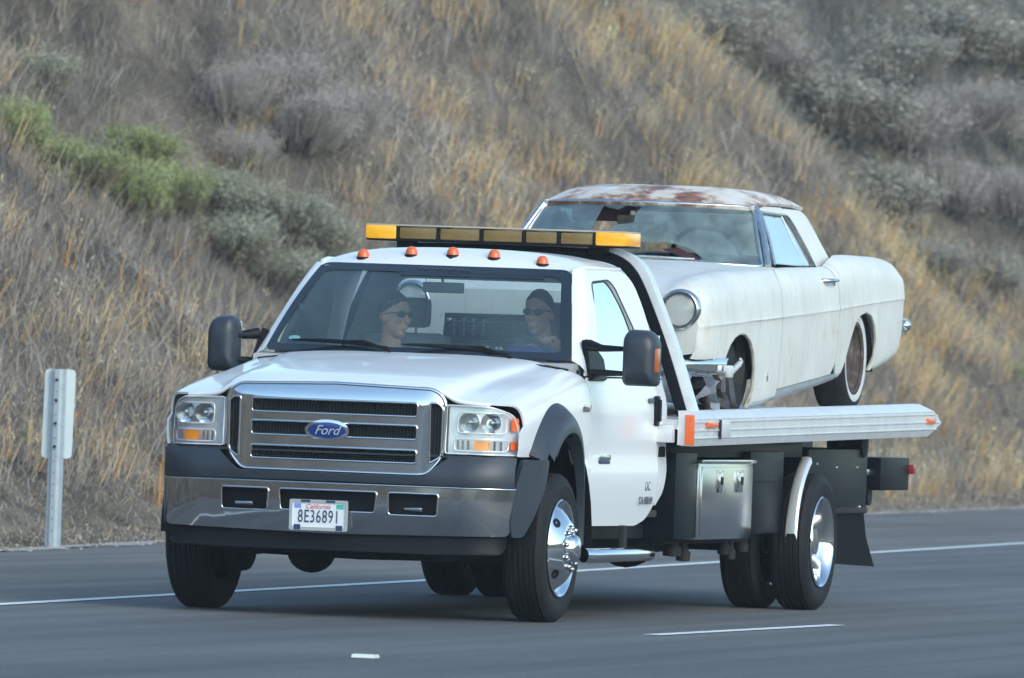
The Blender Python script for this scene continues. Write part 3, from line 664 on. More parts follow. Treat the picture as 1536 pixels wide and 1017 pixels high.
# marker post by the road
t = root('road_marker', (-13.57, -6.40, 0.0), 'white narrow marker plate on a galvanised post at the asphalt edge', 'road marker')
b = B()
yx = -6.40
b.prism([(yx-0.045, 0), (yx-0.045, 0), ], 'z', 0, 0) if False else None
prof = [(-13.57-0.0, yx-0.055), (-13.57, yx-0.028), (-13.57+0.03, yx-0.018), (-13.57+0.03, yx+0.018), (-13.57, yx+0.028), (-13.57, yx+0.055), (-13.575-0.004, yx+0.055), (-13.575-0.004, yx+0.026), (-13.57+0.025, yx+0.014), (-13.57+0.025, yx-0.014), (-13.575-0.004, yx-0.026), (-13.575-0.004, yx-0.055)]
b.prism(prof, 'z', -0.3, 1.235); b.make('post', 'galv', t, 30)
for k in range(14): B().lathe([(0.0, 0.0), (0.006, 0.0), (0.006, 0.0035), (0, 0.0035)], 8, (-13.54, yx, 0.12+k*0.08), 'x').make('post_hole', 'hole', t, 30)
oc = rounded([(yx-0.115, 0.62), (yx+0.105, 0.62), (yx+0.115, 1.235), (yx-0.105, 1.235)], 0.03, 2)
b = B(); b.prism([tuple(p) for p in oc], 'x', -13.602, -13.597); b.make('marker_plate', 'signw', t, 30)
for zz in (0.70, 0.86, 1.02, 1.16): B().lathe([(0, 0.006), (0.009, 0.006), (0.011, 0.0), (0.011, -0.004)], 10, (-13.536, yx, zz), 'x').make('bolt', 'under', t, 30)
# raised pavement marker on the lane line
b = B(); b.prism([(7.60, 0.002), (7.70, 0.002), (7.685, 0.018), (7.615, 0.018)], 'y', 2.24, 2.35)
tag(b.make('pavement_marker', mat('marker_ceramic', (0.70, 0.72, 0.66), 0.35), None, 30), 'small raised white marker on the lane line in the foreground', 'road stud')
# ------------------------------------------------------------------ tow truck
YC = 0.04
TR = root('tow_truck', (-2.5, 0.0, 0.0), 'white flatbed tow truck with chrome grille and amber light bar, driving on the road', 'tow truck')
def mirr(p): return (p[0], 2*YC-p[1], p[2])
ST = [
 (0.95, [(0, 1.262), (.35, 1.258), (.56, 1.235), (.66, 1.188), (.76, 1.168), (.87, 1.155), (.95, 1.125), (.985, 1.05), (.99, .95), (.988, .885), (.995, .84), (.985, .70), (.96, .50)]),
 (0.80, [(0, 1.303), (.35, 1.298), (.58, 1.275), (.67, 1.222), (.77, 1.205), (.88, 1.190), (.962, 1.160), (.995, 1.07), (.996, .95), (.990, .885), (1.00, .84), (.992, .70), (.965, .50)]),
 (0.40, [(0, 1.357), (.35, 1.352), (.60, 1.332), (.69, 1.285), (.79, 1.275), (.89, 1.262), (.972, 1.225), (1.0, 1.13), (1.0, .98), (.993, .885), (1.008, .84), (1.0, .70), (.97, .50)]),
 (0.00, [(0, 1.400), (.35, 1.395), (.63, 1.375), (.72, 1.335), (.81, 1.323), (.90, 1.308), (.975, 1.265), (1.002, 1.16), (1.002, .99), (.995, .885), (1.010, .84), (1.003, .70), (.97, .50)]),
 (-0.45, [(0, 1.445), (.35, 1.440), (.67, 1.420), (.77, 1.395), (.85, 1.383), (.91, 1.362), (.972, 1.31), (1.002, 1.19), (1.002, .99), (.995, .885), (1.010, .84), (1.003, .70), (.97, .50)]),
 (-0.70, [(0, 1.46), (.35, 1.455), (.69, 1.435), (.79, 1.41), (.87, 1.39), (.935, 1.365), (.972, 1.31), (1.002, 1.19), (1.002, .99), (.995, .885), (1.010, .84), (1.003, .70), (.97, .50)]),
 (-2.30, [(0, 1.46), (.35, 1.455), (.69, 1.435), (.79, 1.41), (.87, 1.39), (.935, 1.365), (.972, 1.31), (1.002, 1.19), (1.002, .99), (.995, .885), (1.010, .84), (1.003, .70), (.97, .50)]),
]
LF = Loft(ST)
def body(x, s): y, z = LF.at(x, s); return (x, YC+y, z)
def xf(y):                                     # plan curve of the nose
    y = abs(y); return 0.952-0.10*(y/0.95)**2-0.13*max(0, (y-0.80)/0.19)**2.2
def smap(pts, lo=6.0, hi=12.0):                # (x,z) outline on the side -> (x,s)
    return [(x, LF.s_of_z(x, z, lo, hi)) for x, z in pts]
def side_panel(name, xz, holes, m, parent, step=0.05, mirror=None, thick=0.012):
    def fn(x, z):
        s = LF.s_of_z(x, z, 6.0, 12.0); y, _ = LF.at(x, s); return (x, YC+y, z)
    return panel(name, xz, holes, fn, m, parent, step, thick, mirror, flip=True)
# hood (both halves in one sheet: domain (x, y-like s, sign))
def hood_fn(x, v):
    s = abs(v); y, z = LF.at(x, s); return (x, YC+(y if v >= 0 else -y), z)
SE = 4.72
fr = []
for v in np.linspace(-SE, SE, 41):
    y = LF.at(0.9, abs(v))[0]; fr.append((xf(y)-0.012, v))
ol = fr+[(-0.44, SE), (-0.47, 3), (-0.42, 0), (-0.47, -3), (-0.44, -SE)]
hood = panel('hood', ol, [], hood_fn, 'white', TR, 0.11, 0.014, None, 30, flip=False, asp=(1.6, 1))
P = [Vector(hood_fn(a-0.002, v))-Vector((0.006, 0, 0.012)) for a, v in fr]
B().tube(P, 0.013, 8).make('hood_lip', 'white', hood, 60)
# fenders
for sg, mr in ((1, None), (-1, YC)):
    def fen(x, s): y, z = LF.at(x, s); return (x, YC+y, z)
    fo = []
    for s in np.linspace(SE+0.03, 7.2, 12): fo.append((xf(LF.at(0.85, s)[0])-0.012, s))
    top = [(x, SE+0.03) for x in np.linspace(-0.45, 0.75, 8)]
    zf = [(0.755, s) for s in (7.4, 8.2, 8.75)]
    arch = []
    for a in np.linspace(math.radians(50), math.radians(180), 18):
        x_, z_ = 0.03+0.50*math.cos(a), 0.46+0.56*math.sin(a)
        if z_ < 0.52: z_ = 0.52
        arch.append((x_, LF.s_of_z(x_, z_, 6, 12)))
    out = top+fo+zf+[(0.56, 8.80)]+arch+[(-0.47, 11.9), (-0.605, 11.9), (-0.605, 9), (-0.605, 6.0), (-0.50, 5.1)]
    f = panel('front_fender', out, [], fen, 'white', TR, 0.10, 0.012, mr, 30, asp=(1.8, 1))
# doors and cab corners
door_ol = rounded([(-0.615, 0.52), (-0.615, 1.335), (-2.03, 1.335), (-2.03, 0.64), (-1.90, 0.55), (-1.70, 0.515)], [0.03, 0.01, 0.01, 0.06, 0.06, 0.04], 3)
corner_ol = rounded([(-2.042, 1.335), (-2.19, 1.335), (-2.205, 0.80), (-2.16, 0.70), (-2.042, 0.62)], [0, .03, .05, .03, .02], 3)
# greenhouse
GZ = np.array([1.30, 1.335, 1.45, 1.60, 1.75, 1.87, 1.93, 1.96]); GY = np.array([.985, .968, .938, .900, .855, .805, .765, .725])
def gy(z): return float(cr(GZ, GY, z))
def gside(x, z): return (x, YC+gy(z), z)
frame_ol = rounded([(-0.60, 1.345), (-0.72, 1.46), (-1.10, 1.84), (-1.16, 1.905), (-1.28, 1.945), (-1.96, 1.945), (-2.09, 1.90), (-2.15, 1.60), (-2.19, 1.345)], [0, 0, 0, 0, .04, .05, .06, 0, 0], 3)
win = rounded([(-0.90, 1.365), (-1.19, 1.865), (-1.62, 1.885), (-1.80, 1.62), (-1.875, 1.365)], [.01, .07, .07, .02, .03], 5)
for sg, mr in ((1, None), (-1, YC)):
    dr = side_panel('door', door_ol, [], 'white', TR, 0.07, mr)
    side_panel('cab_corner', corner_ol, [], 'white', TR, 0.07, mr)
    def gf(x, z): return gside(x, z)
    fr_ = panel('door_frame', frame_ol, [win], gf, 'white', TR, 0.06, 0.010, mr, 35, flip=True)
    gl = panel('side_window', win, [], lambda x, z: (x, YC+gy(z)-0.012, z), 'glass_side', TR, 0.07, 0.004, mr, 35, flip=True)
    # rubber seal round the window
    P = [gside(x, z) for x, z in win]; P = [(p[0], p[1]+0.001, p[2]) for p in P]
    if mr is not None: P = [mirr(p) for p in P]
    B().tube(P, 0.0045, 6, closed=True).make('window_seal', 'grey', fr_, 60)
    # belt rubber, lock cylinder, handle
    s1 = YC+LF.at(-1.96, LF.s_of_z(-1.96, 1.16, 6, 12))[0]
    def m_(y): return y if mr is None else 2*YC-y
    B().box(-1.985, -1.915, m_(s1-0.005), m_(s1+0.020), 1.075, 1.245, 0.012).make('door_handle', 'black', dr, 50)
    B().box(-1.968, -1.932, m_(s1+0.012), m_(s1+0.034), 1.10, 1.225, 0.008).make('handle_grip', 'dull' if False else 'black', dr, 50)
    B().box(-1.90, -1.80, m_(s1-0.004), m_(s1+0.006), 1.205, 1.230, 0.003).make('lock_plate', 'letter', dr, 50)
    # trim badges on fender and door
    s2 = YC+LF.at(-0.5, LF.s_of_z(-0.5, 1.17, 6, 12))[0]
    B().box(-0.585, -0.42, m_(s2-0.003), m_(s2+0.008), 1.148, 1.19, 0.004).make('fender_badge', 'chrome', TR, 50)
    s3 = YC+LF.at(-0.9, LF.s_of_z(-0.9, 0.89, 6, 12))[0]
    B().box(-1.02, -0.80, m_(s3-0.003), m_(s3+0.016), 0.882, 0.912, 0.004).make('door_emblem', 'chrome', dr, 50)
    B().box(-1.02, -0.80, m_(s3-0.003), m_(s3+0.013), 0.862, 0.880, 0.003).make('emblem_base', 'ink', dr, 50)
    if mr is None:
        s4 = YC+LF.at(-1.8, LF.s_of_z(-1.8, 0.70, 6, 12))[0]
        text_mesh('door_lettering', 'DC', 0.075, 'letter', dr, (-1.83, s4+0.004, 0.735), (-1, 0, 0), (0, 0, 1), 0.003)
        text_mesh('door_lettering', 'CA 408AM', 0.062, 'letter', dr, (-1.80, s4+0.003, 0.655), (-1, 0, 0), (0, 0, 1), 0.003)
    # A pillar
    V = []; F = []; K = 6; N = 14
    for i in range(N):
        t_ = i/(N-1); hw = .885*(1-t_)+.722*t_
        wx, wz = (-0.36-0.24)*(1-t_)+(-1.12)*t_+0.012, 1.425*(1-t_)+1.925*t_
        fx, fz = -0.60*(1-t_)+(-1.17)*t_, 1.345*(1-t_)+1.915*t_
        a = Vector((wx, YC+hw+0.003, wz)); c_ = Vector(gside(fx-0.03, fz)); 
        for k in range(K):
            u = k/(K-1); p = a.lerp(c_, u); o_ = math.sin(PI*u)*0.022; p += Vector((0.55, 0.75, 0.35))*o_
            V.append(p if mr is None else Vector(mirr(p)))
    for i in range(N-1):
        for k in range(K-1):
            q = (i*K+k, i*K+k+1, (i+1)*K+k+1, (i+1)*K+k); F.append(q if mr is None else q[::-1])
    mesh('windshield_pillar', V, F, 'white', TR, 60)
    # inner trim of the cab
    panel('inner_trim', [(-0.62, 0.6), (-0.62, 1.33), (-2.1, 1.33), (-2.1, 0.6)], [], lambda x, z: (x, YC+0.93, z), 'cabin', TR, 0.3, 0.01, mr, 35, flip=True)
# roof
def roof_z(x, y):
    v = min(1, abs(y-YC)/0.735); h = (1-v**2.7)**0.62
    t1 = min(1, max(0, (-1.022-x-0.085*v*v)/0.36)); g1 = (1-(1-t1)**2.3)
    t2 = min(1, max(0, (x+2.12)/0.22)); g2 = (1-(1-t2)**2.3)
    return 1.918+0.030*g1*g2+0.085*h*g1*g2
ro = [(-1.022-0.09*u*u, 0.722*u) for u in np.linspace(-1, 1, 21)]+[(-1.25, 0.735), (-2.02, 0.735), (-2.10, 0.70), (-2.12, 0.62), (-2.12, -0.62), (-2.10, -0.70), (-2.02, -0.735), (-1.25, -0.735)]
ro = [(p[0], p[1]+YC) for p in ro]
panel('roof', ro, [], lambda x, y: (x, y, roof_z(x, y)), 'white', TR, 0.05, 0.012, None, 60)
for s in (1, -1): B().tube([(-1.105, YC+s*0.722, 1.918), (-1.16, YC+s*0.738, 1.926), (-1.26, YC+s*0.744, 1.937), (-1.5, YC+s*0.744, 1.942), (-2.0, YC+s*0.744, 1.942), (-2.10, YC+s*0.72, 1.93)], [0.012, 0.020, 0.022, 0.018, 0.018, 0.014], 8).make('drip_rail', 'white', TR, 60)
panel('headliner', [(-1.08, -.66), (-1.08, .72), (-2.08, .72), (-2.08, -.66)], [], lambda x, y: (x, y, 1.905), 'cabin', TR, 0.3, 0.006, None, 35, flip=True)
# windshield
def ws(u, t, off=0.0):
    hw = .885*(1-t)+.722*t; y = u*hw
    xb = -0.36-0.24*u*u; xt = -1.03-0.09*u*u; x = xb*(1-t)+xt*t; z = 1.425*(1-t)+1.925*t-(0.0)*u*u
    bl = 0.03*math.sin(PI*t)
    return (x+(bl+off)*0.6, YC+y, z+(bl+off)*0.75)
wo = rounded([(-1, 0), (1, 0), (1, 1), (-1, 1)], [.06, .06, .09, .09], 5)
wi = rounded([(-0.945, 0.065), (0.94, 0.065), (0.925, 0.905), (-0.93, 0.905)], [.05, .05, .09, .09], 5)
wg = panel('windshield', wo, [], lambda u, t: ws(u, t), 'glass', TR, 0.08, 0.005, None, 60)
panel('windshield_seal', wo, [wi], lambda u, t: ws(u, t, 0.004), 'frit', wg, 0.08, 0.003, None, 60)
panel('sun_band', rounded([(-0.30, 0.865), (0.80, 0.865), (0.80, 0.905), (-0.30, 0.905)], .01, 2), [], lambda u, t: ws(u, t, 0.003), 'frit', wg, 0.08, 0.001, None, 60)
b = B(); q = [ws(-0.82+0.045*math.cos(a), 0.125+0.022*math.sin(a), 0.004) for a in np.linspace(0, 2*PI, 20, endpoint=False)]
b.add(q, [tuple(range(20))]); b.make('inspection_sticker', mat('sticker_aqua', (0.18, 0.42, 0.44), 0.5), wg, 0)
text_mesh('windshield_decal', 'TOWING', 0.034, 'decal_ink', wg, ws(0.02, 0.945, 0.010), (0, 1, 0), (-0.8, 0, 0.6), 0.001, sx=2.2)
# cowl
cow = [(-0.40, -0.86), (-0.385, 0), (-0.40, 0.86), (-0.60, 0.93), (-0.62, 0.86), (-0.46, 0), (-0.62, -0.86), (-0.60, -0.93)]
panel('cowl', [(a, YC+c) for a, c in cow], [], lambda x, y: (x, y, 1.428-0.05*abs((y-YC)/0.9)**3), 'black', TR, 0.06, 0.02, None, 40, flip=False)
def wiper(y0, y1, z0, z1, x0, x1):
    t = B(); P = [(x0+(x1-x0)*k/8+0.004*math.sin(k), y0+(y1-y0)*k/8, z0+(z1-z0)*k/8+0.010*math.sin(PI*k/8)) for k in range(9)]
    t.tube(P, [0.004, .008, .01, .012, .012, .011, .01, .008, .005], 6); o = t.make('wiper_blade', 'black', TR, 60)
    B().tube([P[4], ((P[4][0]+P[8][0])/2, (P[4][1]+P[8][1])/2, (P[4][2]+P[8][2])/2+0.018), (P[8][0]+0.05, P[8][1]+0.03, P[8][2]-0.02)], 0.009, 6).make('wiper_arm', 'black', o, 60)
wiper(-0.66, -0.06, 1.487, 1.462, -0.50, -0.36); wiper(0.02, 0.60, 1.482, 1.450, -0.36, -0.47)
# back wall of the cab with its window
panel('cab_back', rounded([(-0.88, 1.0), (0.96, 1.0), (0.92, 1.50), (0.76, 1.92), (-0.68, 1.92), (-0.84, 1.50)], .05, 3), [rounded([(-0.60, 1.44), (0.68, 1.44), (0.62, 1.86), (-0.54, 1.86)], .07, 4)], lambda y, z: (-2.10-0.1*(1.92-z)*0.3, y, z), 'cabin', TR, 0.15, 0.03, None, 35)
panel('rear_window', rounded([(-0.60, 1.44), (0.68, 1.44), (0.62, 1.86), (-0.54, 1.86)], .07, 4), [], lambda y, z: (-2.115-0.1*(1.92-z)*0.3, y, z), glass_mat('rear_glass', (0.92, 0.95, 0.95), 0.02), TR, 0.2, 0.004, None, 35)
B().box(-2.18, -0.5, -0.93, 1.01, 0.56, 0.60, 0.01).make('cab_floor', 'cabind', TR)
B().box(-2.18, -2.14, -0.88, 0.96, 0.70, 1.33, 0.01).make('cab_rear_panel', 'white', TR)
# interior: dash, seats, steering wheel, mirror
b = B(); b.prism(rounded([(-0.50, 1.0), (-0.50, 1.405), (-0.70, 1.415), (-0.98, 1.37), (-1.03, 1.20), (-0.98, 1.0)], .03, 3), 'y', -0.88, 0.96); b.make('dashboard', 'cabin', TR, 40)
b = B(); b.prism(rounded([(-0.74, 1.39), (-0.78, 1.435), (-0.95, 1.43), (-1.0, 1.37)], .03, 3), 'y', 0.28, 0.72); b.make('instrument_hood', 'cabind', TR, 40)
for yy in (-0.42, 0.50):
    s_ = B(); s_.box(-1.83, -1.28, yy-0.27, yy+0.27, 0.92, 1.08, 0.05); s_.make('seat', 'seat', TR)
    s_ = B(); s_.box(-1.93, -1.76, yy-0.27, yy+0.27, 1.0, 1.55, 0.06, Matrix.Rotation(-0.10, 3, 'Y')); bk = s_.make('seat_back', 'seat', TR)
    s_ = B(); s_.box(-1.99, -1.87, yy-0.13, yy+0.13, 1.58, 1.75, 0.04); s_.tube([(-1.92, yy-0.05, 1.5), (-1.93, yy-0.05, 1.6)], 0.007, 6); s_.tube([(-1.92, yy+0.05, 1.5), (-1.93, yy+0.05, 1.6)], 0.007, 6); s_.make('headrest', 'seat', bk)
SWC = Vector((-1.10, 0.49, 1.385)); swt = Matrix.Rotation(math.radians(-62), 3, 'Y')
P = [SWC+swt @ Vector((0.19*math.cos(a), 0.19*math.sin(a), 0)) for a in np.linspace(0, 2*PI, 32, endpoint=False)]
sw = B().tube(P, 0.014, 8, closed=True).make('steering_wheel', 'black', TR, 60)
b = B()
for a in (0.0, PI, PI*1.5 if False else 2.2, -2.2): b.tube([SWC, SWC+swt @ Vector((0.18*math.cos(a+PI/2), 0.18*math.sin(a+PI/2), 0))], 0.012, 6)
b.ell(SWC, (0.05, 0.06, 0.05)); b.make('wheel_spoke', 'black', sw, 60)
b = B(); b.box(-0.985, -0.955, -0.055, 0.185, 1.775, 1.835, 0.012); b.tube([(-0.97, 0.06, 1.83), (-0.99, 0.05, 1.90)], 0.008, 6); b.make('inside_mirror', 'cabind', TR)
# marker lamps on the roof
for yy in (-0.52, -0.24, 0.0, 0.24, 0.52):
    y_ = YC+yy+0.02; b = B(); zz = roof_z(-1.15, y_)
    prof = [(0.0, 0.044), (0.017, 0.041), (0.028, 0.030), (0.034, 0.012), (0.035, -0.02)]
    lamp = b.lathe(prof, 16, (-1.15, y_, zz), 'z').make('marker_lamp', 'orange', TR, 60)
    B().lathe([(0.0, 0.0), (0.038, -0.003), (0.039, -0.02)], 16, (-1.15, y_, zz+0.002), 'z').make('lamp_base', 'black', lamp)
B().tube([(-1.13, YC+0.02, 1.985), (-1.11, YC+0.02, 1.955)], 0.016, 8).make('roof_stud', 'black', TR, 50)
# mirrors
for sg in (1, -1):
    def q(y): return YC+y if sg > 0 else YC-y
    mcy, mcx = (1.315, -0.47) if sg > 0 else (1.085, -0.47)
    b = B(); hw = 0.098 if sg > 0 else 0.082
    prof = rounded([(-hw, -0.155), (hw*0.95, -0.155), (hw*0.98, 0.09), (hw*0.55, 0.15), (-hw*0.72, 0.155), (-hw, 0.11)], [.03, .03, .06, .05, .04, .04], 5)
    V = []; F = []; lay = [(-0.075, 0.97), (-0.06, 1.0), (0.0, 1.0), (0.045, 0.94), (0.075, 0.80), (0.09, 0.5)]; n_ = len(prof)
    for dx, k in lay: V += [(mcx+dx, q(mcy+p[0]*k), 1.455+p[1]*k) for p in prof]
    for i in range(len(lay)-1):
        for k in range(n_): F.append((i*n_+k, i*n_+(k+1) % n_, (i+1)*n_+(k+1) % n_, (i+1)*n_+k))
    F.append(tuple(range(n_))); F.append(tuple((len(lay)-1)*n_+k for k in range(n_)))
    mo = B().add(V, F).make('wing_mirror', 'grey', TR, 50)
    B().box(mcx-0.079, mcx-0.074, min(q(mcy-0.08), q(mcy+0.08)), max(q(mcy-0.08), q(mcy+0.08)), 1.33, 1.58, 0.002).make('mirror_glass', 'chrome', mo)
    if sg > 0: B().box(mcx-0.03, mcx+0.045, min(q(mcy+0.075), q(mcy+0.102)), max(q(mcy+0.075), q(mcy+0.102)), 1.375, 1.51, 0.01).make('mirror_marker', mat('mirror_lamp_amber', (0.45, 0.10, 0.01), 0.25, coat=0.6)  , mo)
    for zz, dz in ((1.50, 0.0), (1.365, 0.0)):
        B().tube([(-0.70, q(0.955), zz-dz+ (0.015 if zz > 1.45 else -0.015)), (-0.62, q(1.05), zz), (-0.49, q(mcy-0.09), zz), (-0.47, q(mcy-0.02), zz)], [0.032, 0.02, 0.013, 0.013], 10).make('mirror_arm', 'black', mo, 60)
    sail = rounded([(-0.64, 1.325), (-0.70, 1.555), (-0.86, 1.50), (-0.98, 1.44), (-0.95, 1.325)], [.01, .03, .02, .02, .02], 3)
    panel('mirror_mount', sail, [], lambda x, z: (x, YC+gy(z)+0.022, z), 'black', mo, 0.05, 0.03, None if sg > 0 else YC, 35, flip=True)
# grille
def gx(y, z): v = y-YC; return 0.975-0.09*v*v-0.10*max(0, (abs(v)-0.5)/0.13)**2*0.25+0.015*(z-1.0)-0.9*max(0, z-1.175)**1.4
GO = rounded([(-0.61, 1.19), (-0.60, 0.88), (-0.52, 0.785), (0.52, 0.785), (0.60, 0.88), (0.61, 1.19), (0.55, 1.243), (0, 1.258), (-0.55, 1.243)], [.05, .05, .04, .04, .05, .05, .04, 0, .04], 4)
GO = [(p[0]+YC+0.01, p[1]) for p in GO]
slots = []
for z0, z1 in ((1.095, 1.168), (0.972, 1.047), (0.845, 0.915)): slots.append(rounded([(-0.465, z0), (0.465, z0), (0.465, z1), (-0.465, z1)], .016, 4))
for s in (1, -1): 
    L_ = [(s*0.535, 0.848), (s*0.595, 0.885), (s*0.597, 1.15), (s*0.57, 1.172), (s*0.533, 1.172)]; slots.append(rounded(L_, [.012, .02, .02, .01, .01], 4))
slots = [[(p[0]+YC+0.01, p[1]) for p in L_] for L_ in slots]
gr = panel('grille', GO, slots, lambda y, z: (gx(y, z), y, z), 'chrome', TR, 0.035, 0.03, None, 30)
for L_ in slots:
    P = [(gx(p[0], p[1])+0.001, p[0], p[1]) for p in resample(L_, 0.03)]
    B().tube(P, 0.0065, 8, closed=True).make('slot_rim', 'chrome', gr, 60)
P = [(gx(p[0], p[1])-0.006, p[0], p[1]) for p in resample(GO, 0.04)]
B().tube(P, 0.012, 8, closed=True).make('grille_edge', 'chrome', gr, 60)
b = B()   # honeycomb mesh behind the slots
for zi in np.arange(0.83, 1.19, 0.0135): b.box(0.905, 0.925, YC-0.595, YC+0.615, zi, zi+0.0042)
for yi in np.arange(YC-0.59, YC+0.615, 0.0175): b.box(0.903, 0.921, yi, yi+0.0045, 0.83, 1.19)
tag(b.make('grille_mesh', mat('mesh_dark', (0.02, 0.024, 0.028), 0.45), gr, 0, recalc=False), kind='stuff')
B().box(0.86, 0.885, -0.58, 0.66, 0.80, 1.22, 0.01).make('radiator', 'under', TR)
bx_ = gx(YC, 1.005)+0.004
def oval(a, c, n_=40): return [(YC-0.02+a*math.cos(t_), 1.005+c*math.sin(t_)) for t_ in np.linspace(0, 2*PI, n_, endpoint=False)]
def dome(name, a, c, x0, h, m, parent):
    V = [(x0+h, YC-0.02, 1.005)]; F = []; R = (0.35, 0.65, 0.85, 0.95, 1.0, 1.0)
    for r_ in R:
        xx = x0+h*(1-r_**2.4) if r_ < 1 else x0
        V += [(xx, p[0], p[1]) for p in oval(a*r_, c*r_)]
    V = V[:-40]+[(x0-0.03, p[0], p[1]) for p in oval(a, c)]
    for k in range(40): F.append((0, 1+k, 1+(k+1) % 40))
    for i in range(len(R)-1):
        for k in range(40): F.append((1+i*40+k, 1+(i+1)*40+k, 1+(i+1)*40+(k+1) % 40, 1+i*40+(k+1) % 40))
    return B().add(V, F).make(name, m, parent, 50)
bd = dome('badge', 0.125, 0.058, bx_+0.008, 0.004, 'chrome', gr)
dome('badge_field', 0.106, 0.043, bx_+0.012, 0.003, 'badge', gr)
text_mesh('badge_lettering', 'Ford', 0.072, 'letter_light', gr, (bx_+0.019, YC-0.02, 1.004), (0, 1, 0), (0, 0, 1), 0.003, shear=0.4, sx=1.0)
# bumper: plan curve by arc length u
def bump_xy(u, bulge=0.0):
    a = abs(u); s = 1 if u >= 0 else -1
    if a < 0.70: y = a; x = 1.0-0.05*(a/0.7)**2
    else:
        t_ = (a-0.70)/0.42; ang = t_*math.radians(62); R_ = 0.42/math.radians(62)
        y = 0.70+R_*math.sin(ang)*0.90; x = 0.95-R_*(1-math.cos(ang))*0.95
    return x+bulge, YC+s*y
def bsurf(zc, zh, prot):
    def f(u, z):
        v = (z-zc)/zh; x, y = bump_xy(u); k = prot*(0.25*v-0.30*v*v); return (x+k-0.012*max(0, -v)**2, y, z)
    return f
EX = 1.075
ch = rounded([(-EX+0.05, 0.468), (0, 0.452), (EX-0.05, 0.468), (EX, 0.56), (EX, 0.72), (0, 0.727), (-EX, 0.72), (-EX, 0.56)], [.03, 0, .03, .03, .01, 0, .01, .03], 4)
oh = [rounded([(-0.265, 0.572), (0.265, 0.572), (0.275, 0.685), (-0.275, 0.685)], .018, 4)]
for s in (1, -1): oh.append(rounded([(s*0.34, 0.565), (s*0.605, 0.565), (s*0.61, 0.685), (s*0.335, 0.685)], .018, 4))
bp_ = panel('front_bumper', ch, oh, bsurf(0.59, 0.15, 0.02), 'bchrome', TR, 0.04, 0.02, None, 35)
for L_ in oh:
    P = [Vector(bsurf(0.59, 0.15, 0.022)(p[0], p[1])) for p in resample(L_, 0.03)]
    B().tube(P, 0.006, 8, closed=True).make('opening_rim', 'chrome', bp_, 60)
P = [Vector(bsurf(0.59, 0.15, 0.012)(u, 0.722)) for u in np.linspace(-EX, EX, 40)]
B().tube(P, 0.0065, 8).make('bumper_ridge', 'chrome', bp_, 60)
for u in (-0.475, 0.475):
    b = B(); x, y = bump_xy(u); b.tube([(x-0.02, y-0.04, 0.60), (x+0.012, y-0.04, 0.60), (x+0.012, y+0.05, 0.60), (x-0.02, y+0.05, 0.60)], 0.011, 8); b.make('tow_hook', 'chrome2', bp_, 60)
panel('bumper_backing', [(-0.66, 0.50), (0.66, 0.50), (0.66, 0.70), (-0.66, 0.70)], [], lambda u, z: (bump_xy(u)[0]-0.06, bump_xy(u)[1], z), 'black', TR, 0.1, 0.01, None, 40)
# grey upper cover, dipping under the grille
up_ = [(-EX, 0.728), (0, 0.734), (EX, 0.728), (EX-0.005, 0.895), (0.665, 0.895), (0.60, 0.84), (0.53, 0.778), (-0.52, 0.778), (-0.59, 0.84), (-0.655, 0.895), (-EX+0.005, 0.895)]
def upf(u, z):
    x, y = bump_xy(u); v = (z-0.73)/0.165; return (x+0.012-0.05*v*v+0.012*math.sin(PI*min(1, v)), y, z)
panel('bumper_cover', rounded(up_, [0, 0, 0, .02, .02, .03, .02, .02, .03, .02, .02], 3), [], upf, 'grey', TR, 0.04, 0.02, None, 40)
panel('bumper_step', [(-EX+0.02, 0.0), (EX-0.02, 0.0), (EX-0.05, 1.0), (-EX+0.05, 1.0)], [], lambda u, t_: (bump_xy(u)[0]-0.03-t_*0.12, bump_xy(u)[1], 0.893+0.004*t_), 'grey', TR, 0.15, 0.01, None, 40)
# air dam
ad = rounded([(-0.99, 0.372), (-0.6, 0.362), (0.6, 0.362), (0.99, 0.372), (1.02, 0.46), (0.5, 0.452), (-0.5, 0.452), (-1.02, 0.46)], [.03, 0, 0, .03, 0, 0, 0, 0], 3)
panel('air_dam', ad, [], lambda u, z: (bump_xy(u)[0]-0.045+0.02*math.cos((z-0.37)*60), bump_xy(u)[1], z), 'black', TR, 0.06, 0.02, None, 40)
# licence plate
px_ = 1.032; py_ = YC-0.035; pz_ = 0.548
pl = B(); pl.prism([tuple(p) for p in rounded([(py_-0.162, pz_-0.080), (py_+0.162, pz_-0.080), (py_+0.162, pz_+0.080), (py_-0.162, pz_+0.080)], .012, 3)], 'x', px_-0.004, px_); pl = pl.make('licence_plate', 'plate', TR, 30)
fo = rounded([(-0.164, -0.083), (0.164, -0.083), (0.164, 0.083), (-0.164, 0.083)], .012, 3); fi = rounded([(-0.148, -0.064), (0.148, -0.064), (0.148, 0.067), (-0.148, 0.067)], .010, 3)
panel('plate_frame', fo, [fi], lambda y, z: (px_+0.006, py_+y, pz_+z), mat('frame_silver', (0.55, 0.58, 0.60), 0.35, metal=0.4), pl, 0.05, 0.006, None, 30)
text_mesh('plate_number', '8E36891', 0.098, 'ink', pl, (px_+0.002, py_, pz_-0.010), (0, 1, 0), (0, 0, 1), 0.0015, sx=0.62, spacing=1.12)
text_mesh('plate_state', 'California', 0.036, 'inkred', pl, (px_+0.002, py_-0.005, pz_+0.046), (0, 1, 0), (0, 0, 1), 0.0015, shear=0.3, sx=1.0)
B().box(px_, px_+0.0015, py_-0.138, py_-0.100, pz_+0.036, pz_+0.060).make('month_sticker', 'inkblue', pl, 0)
B().box(px_, px_+0.0015, py_+0.098, py_+0.138, pz_+0.036, pz_+0.060).make('year_sticker', 'inkgreen', pl, 0)
